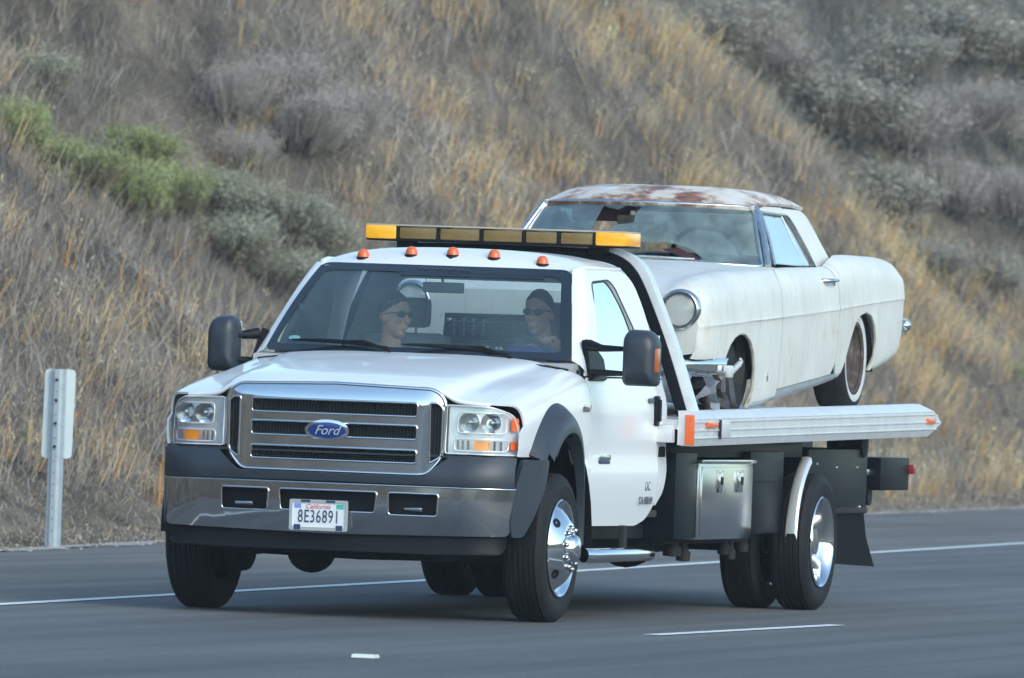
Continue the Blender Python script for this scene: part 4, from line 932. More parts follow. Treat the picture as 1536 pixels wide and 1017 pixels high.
for s in (-1, 1): B().box(px_+0.006, px_+0.008, py_+s*0.118-0.018, py_+s*0.118+0.018, pz_-0.080, pz_-0.052).make('frame_lettering', 'ink', pl, 0); B().box(px_+0.006, px_+0.008, py_+s*0.07-0.030, py_+s*0.07+0.022, pz_+0.069, pz_+0.081).make('frame_lettering', 'ink', pl, 0)
# headlights
for sg, mr in ((1, None), (-1, YC)):
    def hx(y, z, off=0.0):
        v = y; a = max(0, v-0.62)
        return 0.925-0.13*a-4.2*max(0, v-0.84)**1.6-0.05*(z-0.9)+off
    hol = rounded([(0.625, 0.905), (0.975, 0.905), (0.970, 1.05), (0.945, 1.128), (0.86, 1.160), (0.625, 1.164)], [.015, .015, .05, .05, .02, .015], 4)
    back = panel('headlight', hol, [], lambda y, z: (hx(y, z, -0.055), YC+y, z), mat('lamp_housing', (0.82, 0.84, 0.86), 0.22, metal=0.25) if sg > 0 else bpy.data.materials['lamp_housing'], TR, 0.04, 0.01, mr, 40)
    panel('lamp_cover', hol, [], lambda y, z: (hx(y, z), YC+y, z), 'lens', back, 0.04, 0.004, mr, 40)
    def yy(y): return YC+y if sg > 0 else YC-y
    P = [(hx(p[0], p[1], -0.004), yy(p[0]), p[1]) for p in resample(hol, 0.03)]
    B().tube(P, 0.0045, 6, closed=True).make('lamp_rim', bpy.data.materials['lamp_housing'], back, 60)
    # upper reflector bowls and bulbs
    for cy in (0.745, 0.860):
        x0 = hx(cy, 1.07, -0.012)
        B().lathe([(0.056, 0.0), (0.050, -0.012), (0.036, -0.030), (0.018, -0.042), (0.001, -0.046)], 20, (x0, yy(cy), 1.075), 'x').make('reflector', 'chrome', back, 50)
        B().lathe([(0.001, 0.0), (0.012, -0.004), (0.014, -0.02), (0.014, -0.04)], 12, (x0, yy(cy), 1.075), 'x').make('bulb', 'lens' if False else 'chrome2', back, 50)
    for (y0, y1, z0, z1) in ((0.685, 0.925, 1.018, 1.128), (0.672, 0.935, 0.922, 0.985)):
        P = [(hx(p[0], p[1], -0.010), yy(p[0]), p[1]) for p in resample(rounded([(y0, z0), (y1, z0), (y1, z1), (y0, z1)], .025, 4), 0.03)]
        B().tube(P, 0.0045, 6, closed=True).make('lamp_bezel', bpy.data.materials['lamp_housing'], back, 60)
    b = B()   # turn lamp with fluted amber centre
    ya, yb = (0.775, 0.860)
    panel('turn_lamp', rounded([(ya, 0.928), (yb, 0.928), (yb, 0.978), (ya, 0.978)], .012, 3), [], lambda y, z: (hx(y, z, -0.014), YC+y, z), 'amber', back, 0.03, 0.006, mr, 40)
    for k in range(9):
        y_ = 0.69+k*0.027
        if ya-0.01 < y_ < yb+0.01: continue
        b.tube([(hx(y_, 0.95, -0.016), yy(y_), 0.928), (hx(y_, 0.95, -0.016), yy(y_), 0.978)], 0.008, 6)
    b.make('lens_flute', 'chrome', back, 60)
    for z0, z1 in ((1.035, 1.105), (0.932, 0.980)):
        panel('side_reflector', rounded([(0.945, z0), (0.970, z0), (0.970, z1), (0.945, z1)], .008, 3), [], lambda y, z: (hx(y, z, -0.004), YC+y, z), 'orange', back, 0.02, 0.003, mr, 40)
    # trim below the headlight / front inner panel
    # fender flare (wide grey arch)
    K = 10; N = 34; V = []; F = []
    for i in range(N):
        a = math.radians(-4+ (198)*i/(N-1)); ca, sa = math.cos(a), math.sin(a)
        cx, cz = 0.06, 0.46
        ro_x = 0.66 if ca > 0 else 0.56; ro_z = 0.745; ri_x = 0.47; ri_z = 0.555
        if i == 0: pass
        for k in range(K):
            u = k/(K-1)     # 0 outer on body -> 1 inner lip edge
            px = cx+ca*(ro_x*(1-u)+ri_x*u); pz = cz+sa*(ro_z*(1-u)+ri_z*u)
            rr_ = max(0, -ca)**2; out = 0.978+(0.118-0.062*rr_)*math.sin(min(1, u*1.35)*PI/2)**0.8
            if k == K-1: out -= 0.08-0.05*rr_
            V.append((px, (YC+out) if sg > 0 else (YC-out), max(0.42, pz)))
    for i in range(N-1):
        for k in range(K-1):
            zc_ = (V[i*K+k][2]+V[(i+1)*K+k][2])/2
            xa = V[i*K+k][0]
            if xa > 0 and zc_ < 0.905: continue
            qd = (i*K+k, (i+1)*K+k, (i+1)*K+k+1, i*K+k+1); F.append(qd if sg > 0 else qd[::-1])
    fl = mesh('fender_flare', V, F, 'grey', TR, 60)
    # lower front part of the flare joined to the bumper end
    lo = [(0.44, 0.885), (0.72, 0.885), (0.79, 0.73), (0.82, 0.55), (0.80, 0.465), (0.70, 0.465), (0.62, 0.56), (0.50, 0.74)]
    def lof(x, z):
        return (x, YC+1.075-0.38*max(0, (x-0.50))**1.2-0.05*max(0, 0.6-z), z)
    panel('flare_front', rounded(lo, .03, 3), [], lof, 'grey', TR, 0.05, 0.03, mr, 45, flip=True)
    # inner wheel housing
    b = B(); V = []; F = []
    for i in range(17):
        a = PI*i/16
        for yq in (0.60, 1.06): V.append((0.05+0.56*math.cos(a), YC+sg*yq, 0.42+0.60*math.sin(a)))
    for i in range(16): F.append((2*i, 2*i+1, 2*i+3, 2*i+2))
    b.add(V, F); V = [(0.05+0.56*math.cos(PI*i/16), YC+sg*0.60, 0.42+0.60*math.sin(PI*i/16)) for i in range(17)]; b.add(V, [tuple(range(17))])
    b.make('wheel_housing', 'black', TR, 60)

# wheels -------------------------------------------------------------
def tyre_mesh(name, Wt=0.225, R=0.405, m='tyre'):
    h = Wt/2; P = [(0.262, h-0.012), (0.275, h-0.004), (0.30, h+0.002), (0.335, h+0.004), (0.337, h+0.007), (0.345, h+0.006), (0.375, h-0.001), (0.392, h-0.012), (0.399, h-0.024)]
    g = [0.075, 0.045, 0.015, -0.015, -0.045, -0.075]; T = []
    e = h-0.028; T.append((0.4035, e))
    for gk in g: T += [(0.405, gk+0.006), (0.3965, gk+0.0035), (0.3965, gk-0.0035), (0.405, gk-0.006)]
    T.append((0.4035, -e)); full = P+T+[(r, -a) for r, a in P[::-1]]
    full = [(r*R/0.405, a) for r, a in full]
    return full
def make_wheel(name, rear, parent, x, yc, side, R=0.405, double=False):
    """side +1: outer face towards +y"""
    rt2 = bpy.data.objects.new(name, None); COL.objects.link(rt2); rt2.parent = parent; rt2.location = Vector((x, yc, R))-chain_loc(parent); rt2.empty_display_size = 0.1
    base = (x, yc, R)
    B().lathe(tyre_mesh('t', R=R), 72).make('tyre', 'tyre', rt2, 30, loc=base)
    s = side; o = 0.112
    if not rear:
        prof = [(0.262, o*s*1.0-0.02*s), (0.268, s*(o+0.004)), (0.262, s*(o+0.010)), (0.252, s*(o+0.006)), (0.243, s*(o-0.016)), (0.232, s*(o-0.020)), (0.214, s*(o+0.0)), (0.178, s*(o+0.030)), (0.146, s*(o+0.050)), (0.138, s*(o+0.054)), (0.088, s*(o+0.056)), (0.084, s*(o+0.064))]
        hub = [(0.084, s*(o+0.056)), (0.080, s*(o+0.07)), (0.072, s*(o+0.09)), (0.062, s*(o+0.102)), (0.042, s*(o+0.108)), (0.0005, s*(o+0.110))]
        rr_, oo = 0.113, o+0.054
    else:
        prof = [(0.262, s*(o-0.02)), (0.270, s*(o+0.003)), (0.264, s*(o+0.010)), (0.254, s*(o+0.004)), (0.240, s*(o-0.02)), (0.232, s*(o-0.05)), (0.222, s*(o-0.10)), (0.212, s*(o-0.128)), (0.19, s*(o-0.138)), (0.150, s*(o-0.140)), (0.10, s*(o-0.138)), (0.095, s*(o-0.128))]
        hub = [(0.095, s*(o-0.138)), (0.092, s*(o-0.10)), (0.086, s*(o-0.045)), (0.078, s*(o-0.034)), (0.0005, s*(o-0.032))]
        rr_, oo = 0.132, o-0.138
    inner = [(0.262, -s*(o-0.02)), (0.262, -s*(o-0.0)), (0.245, -s*(o-0.01)), (0.235, -s*0.03), (0.10, s*0.0), (0.0005, s*0.0)]
    B().lathe(prof, 56).make('rim', 'chrome', rt2, 50, loc=base)
    B().lathe(inner, 40).make('inner_rim', 'under', rt2, 50, loc=base)
    B().lathe(hub, 32).make('hub_cap', 'chrome', rt2, 40, loc=base)
    nb = B().lathe([(0.015, 0), (0.015, s*0.014), (0.0115, s*0.017), (0.0105, s*0.022), (0.006, s*0.025), (0.0005, s*0.026)], 10)
    first = None
    for k in range(10):
        a = 2*PI*(k+0.3)/10; l = (base[0]+rr_*math.cos(a), base[1]+s*oo, base[2]+rr_*math.sin(a))
        if first is None: first = nb.make('lug_nut', 'steel', rt2, 40, loc=l)
        else: c = first.copy(); COL.objects.link(c); c.location = Vector(l)-chain_loc(rt2)
    hb2 = B()
    for k in range(4 if not rear else 5):
        a = 2*PI*(k+0.5)/(4 if not rear else 5); rad = 0.197; off = (o+0.016 if not rear else o-0.136)
        V = []; n_ = 14
        for t_ in range(n_):
            q = 2*PI*t_/n_; dr_, dt_ = 0.020*math.cos(q), 0.030*math.sin(q); rr2 = rad+dr_; a2 = a+dt_/rad
            off2 = s*((o+0.0145-(rr2-0.196)*0.83) if not rear else (o-0.1355))
            V.append((rr2*math.cos(a2), off2+s*0.002, rr2*math.sin(a2)))
        hb2.add(V, [tuple(range(n_))])
    hb2.make('hand_hole', 'black', rt2, 0, loc=base)
    return rt2
def copy_wheel(src, x, yc, rot=None):
    c = src.copy(); COL.objects.link(c); c.location = Vector((x, yc, 0.405))-chain_loc(TR)
    if rot: c.rotation_euler.z = rot
    for ch in src.children:
        k = ch.copy(); COL.objects.link(k); k.parent = c
    return c
wf = make_wheel('front_wheel', False, TR, 0.0, 0.955, 1)
copy_wheel(wf, 0.0, -0.955, PI)
wr = make_wheel('rear_wheel', True, TR, -5.254, 1.075, 1)
wi_ = copy_wheel(wr, -5.254, 0.775, 0)
copy_wheel(wr, -5.254, -1.075, PI); copy_wheel(wr, -5.254, -0.775, PI)
# chassis ------------------------------------------------------------
for s in (1, -1):
    B().box(-7.0, 0.75, YC+s*0.43-0.04, YC+s*0.43+0.04, 0.62, 0.86, 0.01).make('frame_rail', 'under', TR)
B().tube([(0.0, -0.85, 0.40), (0.0, -0.35, 0.36), (0, 0.35, 0.36), (0.0, 0.85, 0.40)], 0.055, 12).make('front_axle', 'under', TR, 60)
b = B(); b.ell((0.05, -0.33, 0.335), (0.17, 0.13, 0.12)); b.make('differential', 'under', TR, 60)
B().tube([(-5.254, -1.0, 0.405), (-5.254, 1.0, 0.405)], 0.075, 14).make('rear_axle', 'under', TR, 60)
b = B(); b.ell((-5.22, 0, 0.405), (0.22, 0.2, 0.2)); b.make('rear_differential', 'under', TR, 60)
B().tube([(0.22, -0.78, 0.34), (0.24, 0, 0.325), (0.22, 0.80, 0.34)], 0.022, 8).make('tie_rod', 'under', TR, 60)
for s in (1, -1):
    B().box(-0.6, 0.62, YC+s*0.52-0.03, YC+s*0.52+0.03, 0.33, 0.37, 0.008, Matrix.Rotation(0.02, 3, 'Y')).make('leaf_spring', 'under', TR)
    B().lathe([(0.15, -0.05), (0.19, -0.04), (0.2, 0), (0.19, 0.05), (0.1, 0.06)], 24, (0.0, YC+s*0.80, 0.405)).make('brake_drum', 'under', TR, 50)
B().box(0.35, 0.72, -0.72, 0.80, 0.40, 0.50, 0.03).make('skid_plate', 'under', TR)
B().tube([(-3.0, 0.35, 0.42), (-3.4, 0.5, 0.40), (-4.2, 0.5, 0.42)], 0.09, 14).make('muffler', 'under', TR, 60)
B().box(-3.1, -2.3, 0.20, 0.78, 0.33, 0.62, 0.08).make('fuel_tank', 'under', TR)
b = B(); 
for x_, z_, q_ in ((-2.75, 0.36, 0.05), (-3.0, 0.33, 0.04), (-3.9, 0.36, 0.035), (-4.05, 0.33, 0.03), (-4.3, 0.37, 0.04)): b.lathe([(0.001, -0.05), (q_, -0.045), (q_*1.1, 0.0), (q_*0.6, 0.03), (q_*0.6, 0.08)], 10, (x_, 0.95, z_+0.02), 'z')
b.tube([(-2.5, 0.95, 0.42), (-4.4, 0.95, 0.42)], 0.02, 6); b.make('air_fitting', 'under', TR, 60)
# chrome step tube
st = B(); st.tube([(-0.60, 1.03, 0.36), (-0.66, 1.06, 0.36), (-1.84, 1.06, 0.36), (-1.90, 1.04, 0.36)], 0.041, 16); st = st.make('side_step', 'chrome', TR, 60)
b = B()
b.box(-1.42, -1.36, 1.015, 1.05, 0.36, 0.52, 0.006); b.make('step_bracket', 'under', st)
B().box(-2.1, -0.62, 0.84, 0.955, 0.44, 0.52, 0.01).make('rocker_sill', 'black', TR)
st2 = B(); st2.tube([(-0.60, -0.95, 0.36), (-0.66, -0.98, 0.36), (-2.15, -0.98, 0.36), (-2.22, -0.96, 0.36)], 0.041, 16); st2.make('side_step', 'chrome', TR, 60)
# skirts and boxes under the bed (left side seen, right side alike)
def mq(y, s): return y if s > 0 else 2*YC-y
for s in (1, -1):
    def bx(name, x0, x1, y0, y1, z0, z1, m, bev=0.008, parent=TR): a_, c_ = mq(y0, s), mq(y1, s); return B().box(x0, x1, min(a_, c_), max(a_, c_), z0, z1, bev).make(name, m, parent)
    sk = bx('side_skirt', -2.72, -2.26, 0.60, 1.09, 0.44, 0.93, 'skirt', 0.006)
    tb = bx('toolbox', -3.93, -2.735, 0.60, 1.10, 0.432, 0.885, 'steel', 0.006)
    a_, c_ = mq(1.10, s), mq(1.112, s)
    dr_ = bx('toolbox_door', -3.90, -2.775, 1.10, 1.110, 0.455, 0.845, 'steel', 0.004, tb)
    for xx in (-3.15, -3.60):
        bx('latch_plate', xx-0.075, xx+0.075, 1.110, 1.114, 0.72, 0.83, 'chrome2', 0.002, tb)
        bx('latch_handle', xx-0.035, xx+0.035, 1.114, 1.126, 0.70, 0.815, 'chrome', 0.004, tb)
        bx('latch_cavity', xx-0.028, xx+0.028, 1.126, 1.128, 0.745, 0.79, 'black', 0.0005, tb)
    bx('drip_rail', -3.94, -2.725, 1.095, 1.125, 0.868, 0.888, 'chrome', 0.004, tb)
    # mudguard over the rear wheel
    gd = B(); gd.box(-4.72, -3.95, min(mq(0.55, s), mq(1.08, s)), max(mq(0.55, s), mq(1.08, s)), 0.455, 0.935, 0.005); gd = gd.make('front_guard_panel', 'skirt', TR)
    bx('guard_rail', -4.60, -3.97, 1.08, 1.088, 0.755, 0.775, 'satin', 0.002, gd)
    arc = [(-4.92-0.12*0, 0.455)]+[(-5.40+0.50*math.cos(a), 0.40+0.53*math.sin(a)) for a in np.linspace(0.12, 1.35, 12)]
    V = []; F = []
    for x_, z_ in [(-5.254+0.56*math.cos(a), 0.405+0.55*math.sin(a)) for a in np.linspace(0.07, 1.10, 14)]:
        for yy_, dz in ((1.110, -0.01), (1.120, 0.012), (1.162, 0.014), (1.174, 0.006), (1.180, -0.02)):
            V.append((x_, mq(yy_, s), z_+dz))
    for i in range(13):
        for k in range(4): F.append((i*5+k, (i+1)*5+k, (i+1)*5+k+1, i*5+k+1))
    me_ = B().add(V, F).make('fender_trim', mat('trim_white_alu', (0.75, 0.77, 0.80), 0.25, metal=0.5) if s > 0 and 'trim_white_alu' not in bpy.data.materials else bpy.data.materials['trim_white_alu'], TR, 60)
    rb = bx('rear_guard_panel', -6.86, -5.42, 0.50, 1.05, 0.56, 0.95, 'skirt', 0.006)
    for xx, zz in ((-5.62, 0.86), (-6.1, 0.84), (-6.6, 0.84), (-6.7, 0.60)): B().lathe([(0.012, 0), (0.010, 0.006*s), (0.0005, 0.008*s)], 10, (xx, mq(1.05, s), zz)).make('bolt', 'chrome2', rb, 40)
    bx('flap_bracket', -6.84, -5.90, 1.052, 1.062, 0.565, 0.60, 'under', 0.002, rb)
    # mud flap: curved hanging sheet
    panel('mud_flap', [(-5.95, 0.585), (-6.84, 0.585), (-6.92, 0.42), (-7.12, 0.235), (-5.99, 0.265)], [], lambda x, z: (x-0.04*(0.585-z)*2, (YC+1.0+0.03*math.sin((x+6)*3)*(0.6-z)) if True else 0, z), 'rubber', TR, 0.06, 0.01, None if s > 0 else YC, 60, flip=True)
    bb = bx('tail_box', -7.84, -7.12, 0.62, 1.07, 0.70, 0.90, 'satin', 0.006)
    bx('hose_coupling', -7.12, -6.86, 0.80, 1.03, 0.79, 0.83, 'chrome2', 0.01)
    b = B(); b.box(-7.86, -7.84, min(mq(0.64, s), mq(1.07, s)), max(mq(0.64, s), mq(1.07, s)), 0.79, 0.895, 0.006); b.box(-7.90, -7.84, min(mq(0.98, s), mq(1.10, s)), max(mq(0.98, s), mq(1.10, s)), 0.80, 0.86, 0.01)
    b.make('tail_lamp', 'red', bb)
B().box(-7.10, -6.86, 0.15, 0.85, 0.60, 0.95, 0.02).make('rear_crossmember', 'satin', TR)
B().tube([(-7.15, 0.72, 0.66), (-7.15, 1.0, 0.66)], 0.055, 16).make('roller', 'satin', TR, 60)
B().box(-7.3, -6.9, 0.88, 0.94, 0.70, 0.735, 0.005).make('tie_bracket', 'galv', TR)
B().tube([(-6.4, 0.98, 0.96), (-6.4, 1.0, 1.0), (-6.43, 1.0, 1.02), (-6.46, 1.0, 1.0), (-6.44, 0.98, 0.96)], 0.008, 6).make('hook_eye', 'under', TR, 60)
B().lathe([(0.001, -0.12), (0.085, -0.11), (0.09, 0.0), (0.085, 0.11), (0.001, 0.12)], 24, (-6.75, 0.95, 0.985)).make('rear_roller', 'black', TR, 60)
# bed ------------------------------------------------------------
def zt(x): return 1.160+(-2.05-x)*0.0125
DK0, DK1 = -2.06, -7.60
dk = B(); dk.add([(DK0, -1.12, zt(DK0)-0.045), (DK0, 1.20, zt(DK0)-0.045), (DK1, 1.20, zt(DK1)-0.045), (DK1, -1.12, zt(DK1)-0.045), (DK0, -1.12, zt(DK0)-0.10), (DK0, 1.20, zt(DK0)-0.10), (DK1, 1.20, zt(DK1)-0.10), (DK1, -1.12, zt(DK1)-0.10)],
       [(0, 1, 2, 3), (7, 6, 5, 4), (0, 4, 5, 1), (1, 5, 6, 2), (2, 6, 7, 3), (3, 7, 4, 0)])
deck = dk.make('deck', 'alu', TR)
for s in (1, -1):
    yo = 1.25
    # cross-section of the extruded side rail: (y outward, z below top)
    sec = [(yo-0.105, 0.006), (yo-0.070, 0.004), (yo-0.008, -0.030), (yo, -0.040), (yo-0.006, -0.044), (yo-0.006, -0.050), (yo+0.002, -0.054), (yo+0.002, -0.060), (yo-0.006, -0.064), (yo-0.006, -0.098), (yo+0.002, -0.102), (yo+0.002, -0.108), (yo-0.006, -0.112), (yo-0.006, -0.142), (yo+0.002, -0.146), (yo+0.002, -0.150), (yo-0.004, -0.154), (yo-0.012, -0.192), (yo-0.085, -0.192)]
    V = []; F = []; n_ = len(sec)
    for x_ in (DK0, -7.60): V += [(x_, mq(p[0], s), zt(x_)+p[1]) for p in sec]
    # pointed tail end: pull back with height
    V += [(-7.60-(0.30*max(0, 1-max(0, abs(-p[1]-0.10)-0.015)/0.085)) , mq(p[0]-0.004, s), zt(-7.6)+p[1]*0.98-0.002) for p in sec]
    for i in range(2):
        for k in range(n_): F.append((i*n_+k, i*n_+(k+1) % n_, (i+1)*n_+(k+1) % n_, (i+1)*n_+k))
    F.append(tuple(range(n_))); F.append(tuple(2*n_+k for k in range(n_)))
    rl = B().add(V, F).make('side_rail', 'alu', TR, 25)
    def bx2(name, x0, x1, y0, y1, z0, z1, m, bev=0.003): a_, c_ = mq(y0, s), mq(y1, s); return B().box(x0, x1, min(a_, c_), max(a_, c_), z0, z1, bev).make(name, m, rl)
    bx2('rail_end_cap', -2.058, -2.05, 1.148, 1.246, 0.972, 1.135, 'alu')
    bx2('rail_end_reflector', -2.05, -2.03, 1.195, 1.248, 0.975, 1.145, 'orange')
    bx2('side_marker', -2.52, -2.30, 1.246, 1.262, 1.075, 1.105, 'orange')
    bx2('side_marker', -7.72, -7.52, 1.240, 1.258, 1.115, 1.148, 'orange')
    bx2('rail_joint', -2.60, -2.575, 1.246, 1.260, 1.01, 1.12, 'under')
    bx2('welded_plate', -2.82, -2.60, 1.246, 1.253, 1.02, 1.12, 'alu')
B().box(-2.05, -1.995, -0.95, 1.135, 0.985, 1.085, 0.006).make('deck_front_beam', 'alu', TR)
for k in range(12):
    x_ = -2.3-k*0.46; B().box(x_-0.03, x_+0.03, -1.12, 1.2, zt(x_)-0.17, zt(x_)-0.10, 0.004).make('deck_crossbeam', 'under', TR)
for s in (1, -1): B().box(-7.5, -2.1, YC+s*0.45-0.05, YC+s*0.45+0.05, 0.90, 1.0, 0.004).make('subframe_rail', 'satin', TR)
B().box(-5.3, -2.06, 0.62, 1.04, 0.90, 0.985, 0.004).make('subframe_skirt', 'skirt', TR)
# headache rack: bent frame behind the cab
def rack_path(off):
    L_ = [(1.115, 1.14), (0.985, 1.52), (0.865, 1.80), (0.80, 1.925), (0.73, 1.99), (0.62, 2.025), (0.45, 2.037)]
    L_ = [(y+off*0.9-YC, z+off*0.35 if z > 1.9 else z) for y, z in L_]
    return [(YC+y, z) for y, z in L_]+[(YC-y, z) for y, z in L_[::-1]]
def ribbon(path, x0, x1, wdt):
    V = []; F = []; n_ = len(path)
    for i, (y, z) in enumerate(path):
        a_ = path[max(i-1, 0)]; c_ = path[min(i+1, n_-1)]; t_ = Vector((c_[0]-a_[0], c_[1]-a_[1])).normalized(); nn = Vector((-t_.y, t_.x))
        for xx, k in ((x0, 0.5), (x0, -0.5), (x1, -0.5), (x1, 0.5)): V.append((xx, y+nn.x*wdt*k, z+nn.y*wdt*k))
    for i in range(n_-1):
        for k in range(4): F.append((i*4+k, i*4+(k+1) % 4, (i+1)*4+(k+1) % 4, (i+1)*4+k))
    F.append((0, 1, 2, 3)); F.append(tuple((n_-1)*4+k for k in range(4))); return B().add(V, F)
def smooth_path(p, it=2):
    for _ in range(it):
        o = [p[0]]
        for a_, c_ in zip(p[:-1], p[1:]): o += [tuple(np.array(a_)*0.75+np.array(c_)*0.25), tuple(np.array(a_)*0.25+np.array(c_)*0.75)]
        p = o+[p[-1]]
    return p
rk = ribbon(smooth_path(rack_path(0.0)), -2.26, -2.33, 0.062).make('headache_rack', 'satin', TR, 50)
rk2 = ribbon(smooth_path(rack_path(0.056)), -2.27, -2.37, 0.052).make('rack_rail', 'alu', TR, 50)
B().box(-2.34, -2.28, -0.80, 0.88, 1.50, 1.54, 0.004).make('rack_crossbar', 'satin', TR)
b = B()
for yi in np.arange(-0.30, 0.56, 0.028): b.box(-2.315, -2.305, yi, yi+0.006, 1.28, 1.655)
for zi in np.arange(1.28, 1.66, 0.026): b.box(-2.318, -2.306, -0.30, 0.56, zi, zi+0.006)
tag(b.make('rack_mesh', 'satin', rk, 0, recalc=False), kind='stuff')
b = B(); b.tube([(-2.31, -0.31, 1.28), (-2.31, -0.31, 1.66), (-2.31, 0.565, 1.665), (-2.31, 0.565, 1.28)], 0.014, 8)
for yi in (-0.02, 0.27): b.tube([(-2.31, yi, 1.28), (-2.31, yi, 1.66)], 0.010, 8)
b.make('mesh_frame', 'satin', rk, 60)
# light bar
LB = B(); LB.box(-2.36, -2.06, -0.728, 0.808, 2.153, 2.163, 0.004); lb = LB.make('light_bar', 'bar_top', TR)
B().box(-2.35, -2.07, -0.728, 0.808, 2.070, 2.084, 0.005).make('bar_base', 'black', lb)
for (y0, y1, m) in ((-0.730, -0.545, 'yellow'), (0.625, 0.810, 'yellow')): B().box(-2.365, -2.055, y0, y1, 2.078, 2.158, 0.014).make('amber_dome', m, lb)
ys = [-0.540, -0.30, -0.045, 0.205, 0.41, 0.62]
for a_, c_ in zip(ys[:-1], ys[1:]):
    B().box(-2.358, -2.062, a_+0.010, c_-0.010, 2.082, 2.147, 0.010).make('smoked_dome', 'smoke', lb)
for yy_ in ys: B().box(-2.362, -2.057, yy_-0.008, yy_+0.008, 2.074, 2.152, 0.004).make('dome_divider', 'black', lb)
for yy_ in (-0.53, 0.60): B().box(-2.30, -2.18, yy_-0.05, yy_+0.05, 2.03, 2.075, 0.01).make('bar_foot', 'black', lb)
B().box(-2.30, -2.24, -0.45, 0.53, 2.025, 2.055, 0.01).make('bar_crossmember', 'black', lb)
# ------------------------------------------------------------------ old coupe on the bed
CC = 0.10
CR = root('old_coupe', (-5.0, CC, 1.18), 'weathered white 1950s two door coupe with rusty roof, chained on the flatbed', 'car')
# control points: centre top, mid top, inner valley, crown, outer crown, shoulder, above crease, crease, below crease, mid, lower, sill
def cs(zc, zv, zk, crz, bot, w_=0.97, sill=0.93):
    return [(0, zc), (.40, zc-0.004), (.66, zv), (.80, zk-0.010), (.885, zk-0.028), (.935, zk-0.085), (w_-0.012, (zk+crz)/2+0.0), (w_-0.001, crz+0.030), (w_+0.002, crz+0.006), (w_-0.003, crz-0.022), (w_-0.010, (crz+bot)/2), (sill+0.01, bot+0.05), (sill-0.025, bot)]
CT = [
 (-2.90, cs(1.875, 1.870, 1.905, 1.640, 1.44)),
 (-3.20, cs(1.915, 1.905, 1.945, 1.655, 1.36)),
 (-3.60, cs(1.960, 1.945, 1.975, 1.670, 1.24)),
 (-4.10, cs(2.005, 1.985, 1.998, 1.690, 1.185)),
 (-4.60, cs(2.040, 2.015, 2.015, 1.712, 1.225)),
 (-5.20, cs(2.060, 2.030, 2.035, 1.742, 1.280)),
 (-5.70, cs(2.070, 2.045, 2.048, 1.768, 1.325)),
 (-5.95, cs(2.085, 2.055, 2.062, 1.780, 1.350)),
 (-6.15, cs(2.100, 2.065, 2.105, 1.795, 1.370)),
 (-6.50, cs(2.110, 2.080, 2.130, 1.815, 1.395)),
 (-6.95, cs(2.110, 2.080, 2.132, 1.840, 1.420)),
 (-7.35, cs(2.080, 2.055, 2.128, 1.860, 1.475)),
 (-7.75, cs(2.000, 1.990, 2.095, 1.880, 1.550)),
]
CL = Loft(CT)
XN, XT = -2.93, -7.74
def cbody(x, s):
    y, z = CL.at(x, s)
    e = max(0, (x-(XN-0.24))/0.24); k = 1-math.sqrt(max(0, 1-min(1, e)**2))
    f = max(0, ((XT+0.24)-x)/0.24); k2 = 1-math.sqrt(max(0, 1-min(1, f)**2))
    y *= 1-0.062*k-0.10*k2
    if z > 1.62: z = 1.62+(z-1.62)*(1-0.22*k)
    zz = 1.80
    z = zz+(z-zz)*(1-0.30*k2) if z > zz else z
    return (x, CC+y, z)
def s_at(x, z, lo=4.0, hi=12.0):
    for _ in range(22):
        mid = (lo+hi)/2
        if cbody(x, mid)[2] > z: lo = mid
        else: hi = mid
    return (lo+hi)/2
def smp(pts): return [(x, s_at(x, z)) for x, z in pts]
AX1, AX2 = -3.72, -6.58
archf = [(-4.07, 1.19), (-4.075, 1.30), (-4.06, 1.42), (-4.01, 1.51), (-3.92, 1.58), (-3.80, 1.617), (-3.68, 1.620), (-3.56, 1.595), (-3.46, 1.55), (-3.40, 1.50), (-3.37, 1.45)]
archr = [(-6.93, 1.43), (-6.95, 1.52), (-6.93, 1.62), (-6.87, 1.71), (-6.77, 1.765), (-6.64, 1.785), (-6.50, 1.765), (-6.38, 1.71), (-6.29, 1.62), (-6.23, 1.52), (-6.17, 1.42), (-6.13, 1.385)]
def cpanel(name, ol, m, parent, mr, step=0.09, holes=[], thick=0.01, asp=(1.9, 1)): return panel(name, ol, holes, cbody, m, parent, step, thick, mr, 35, flip=False, asp=asp)
S_H = 2.62
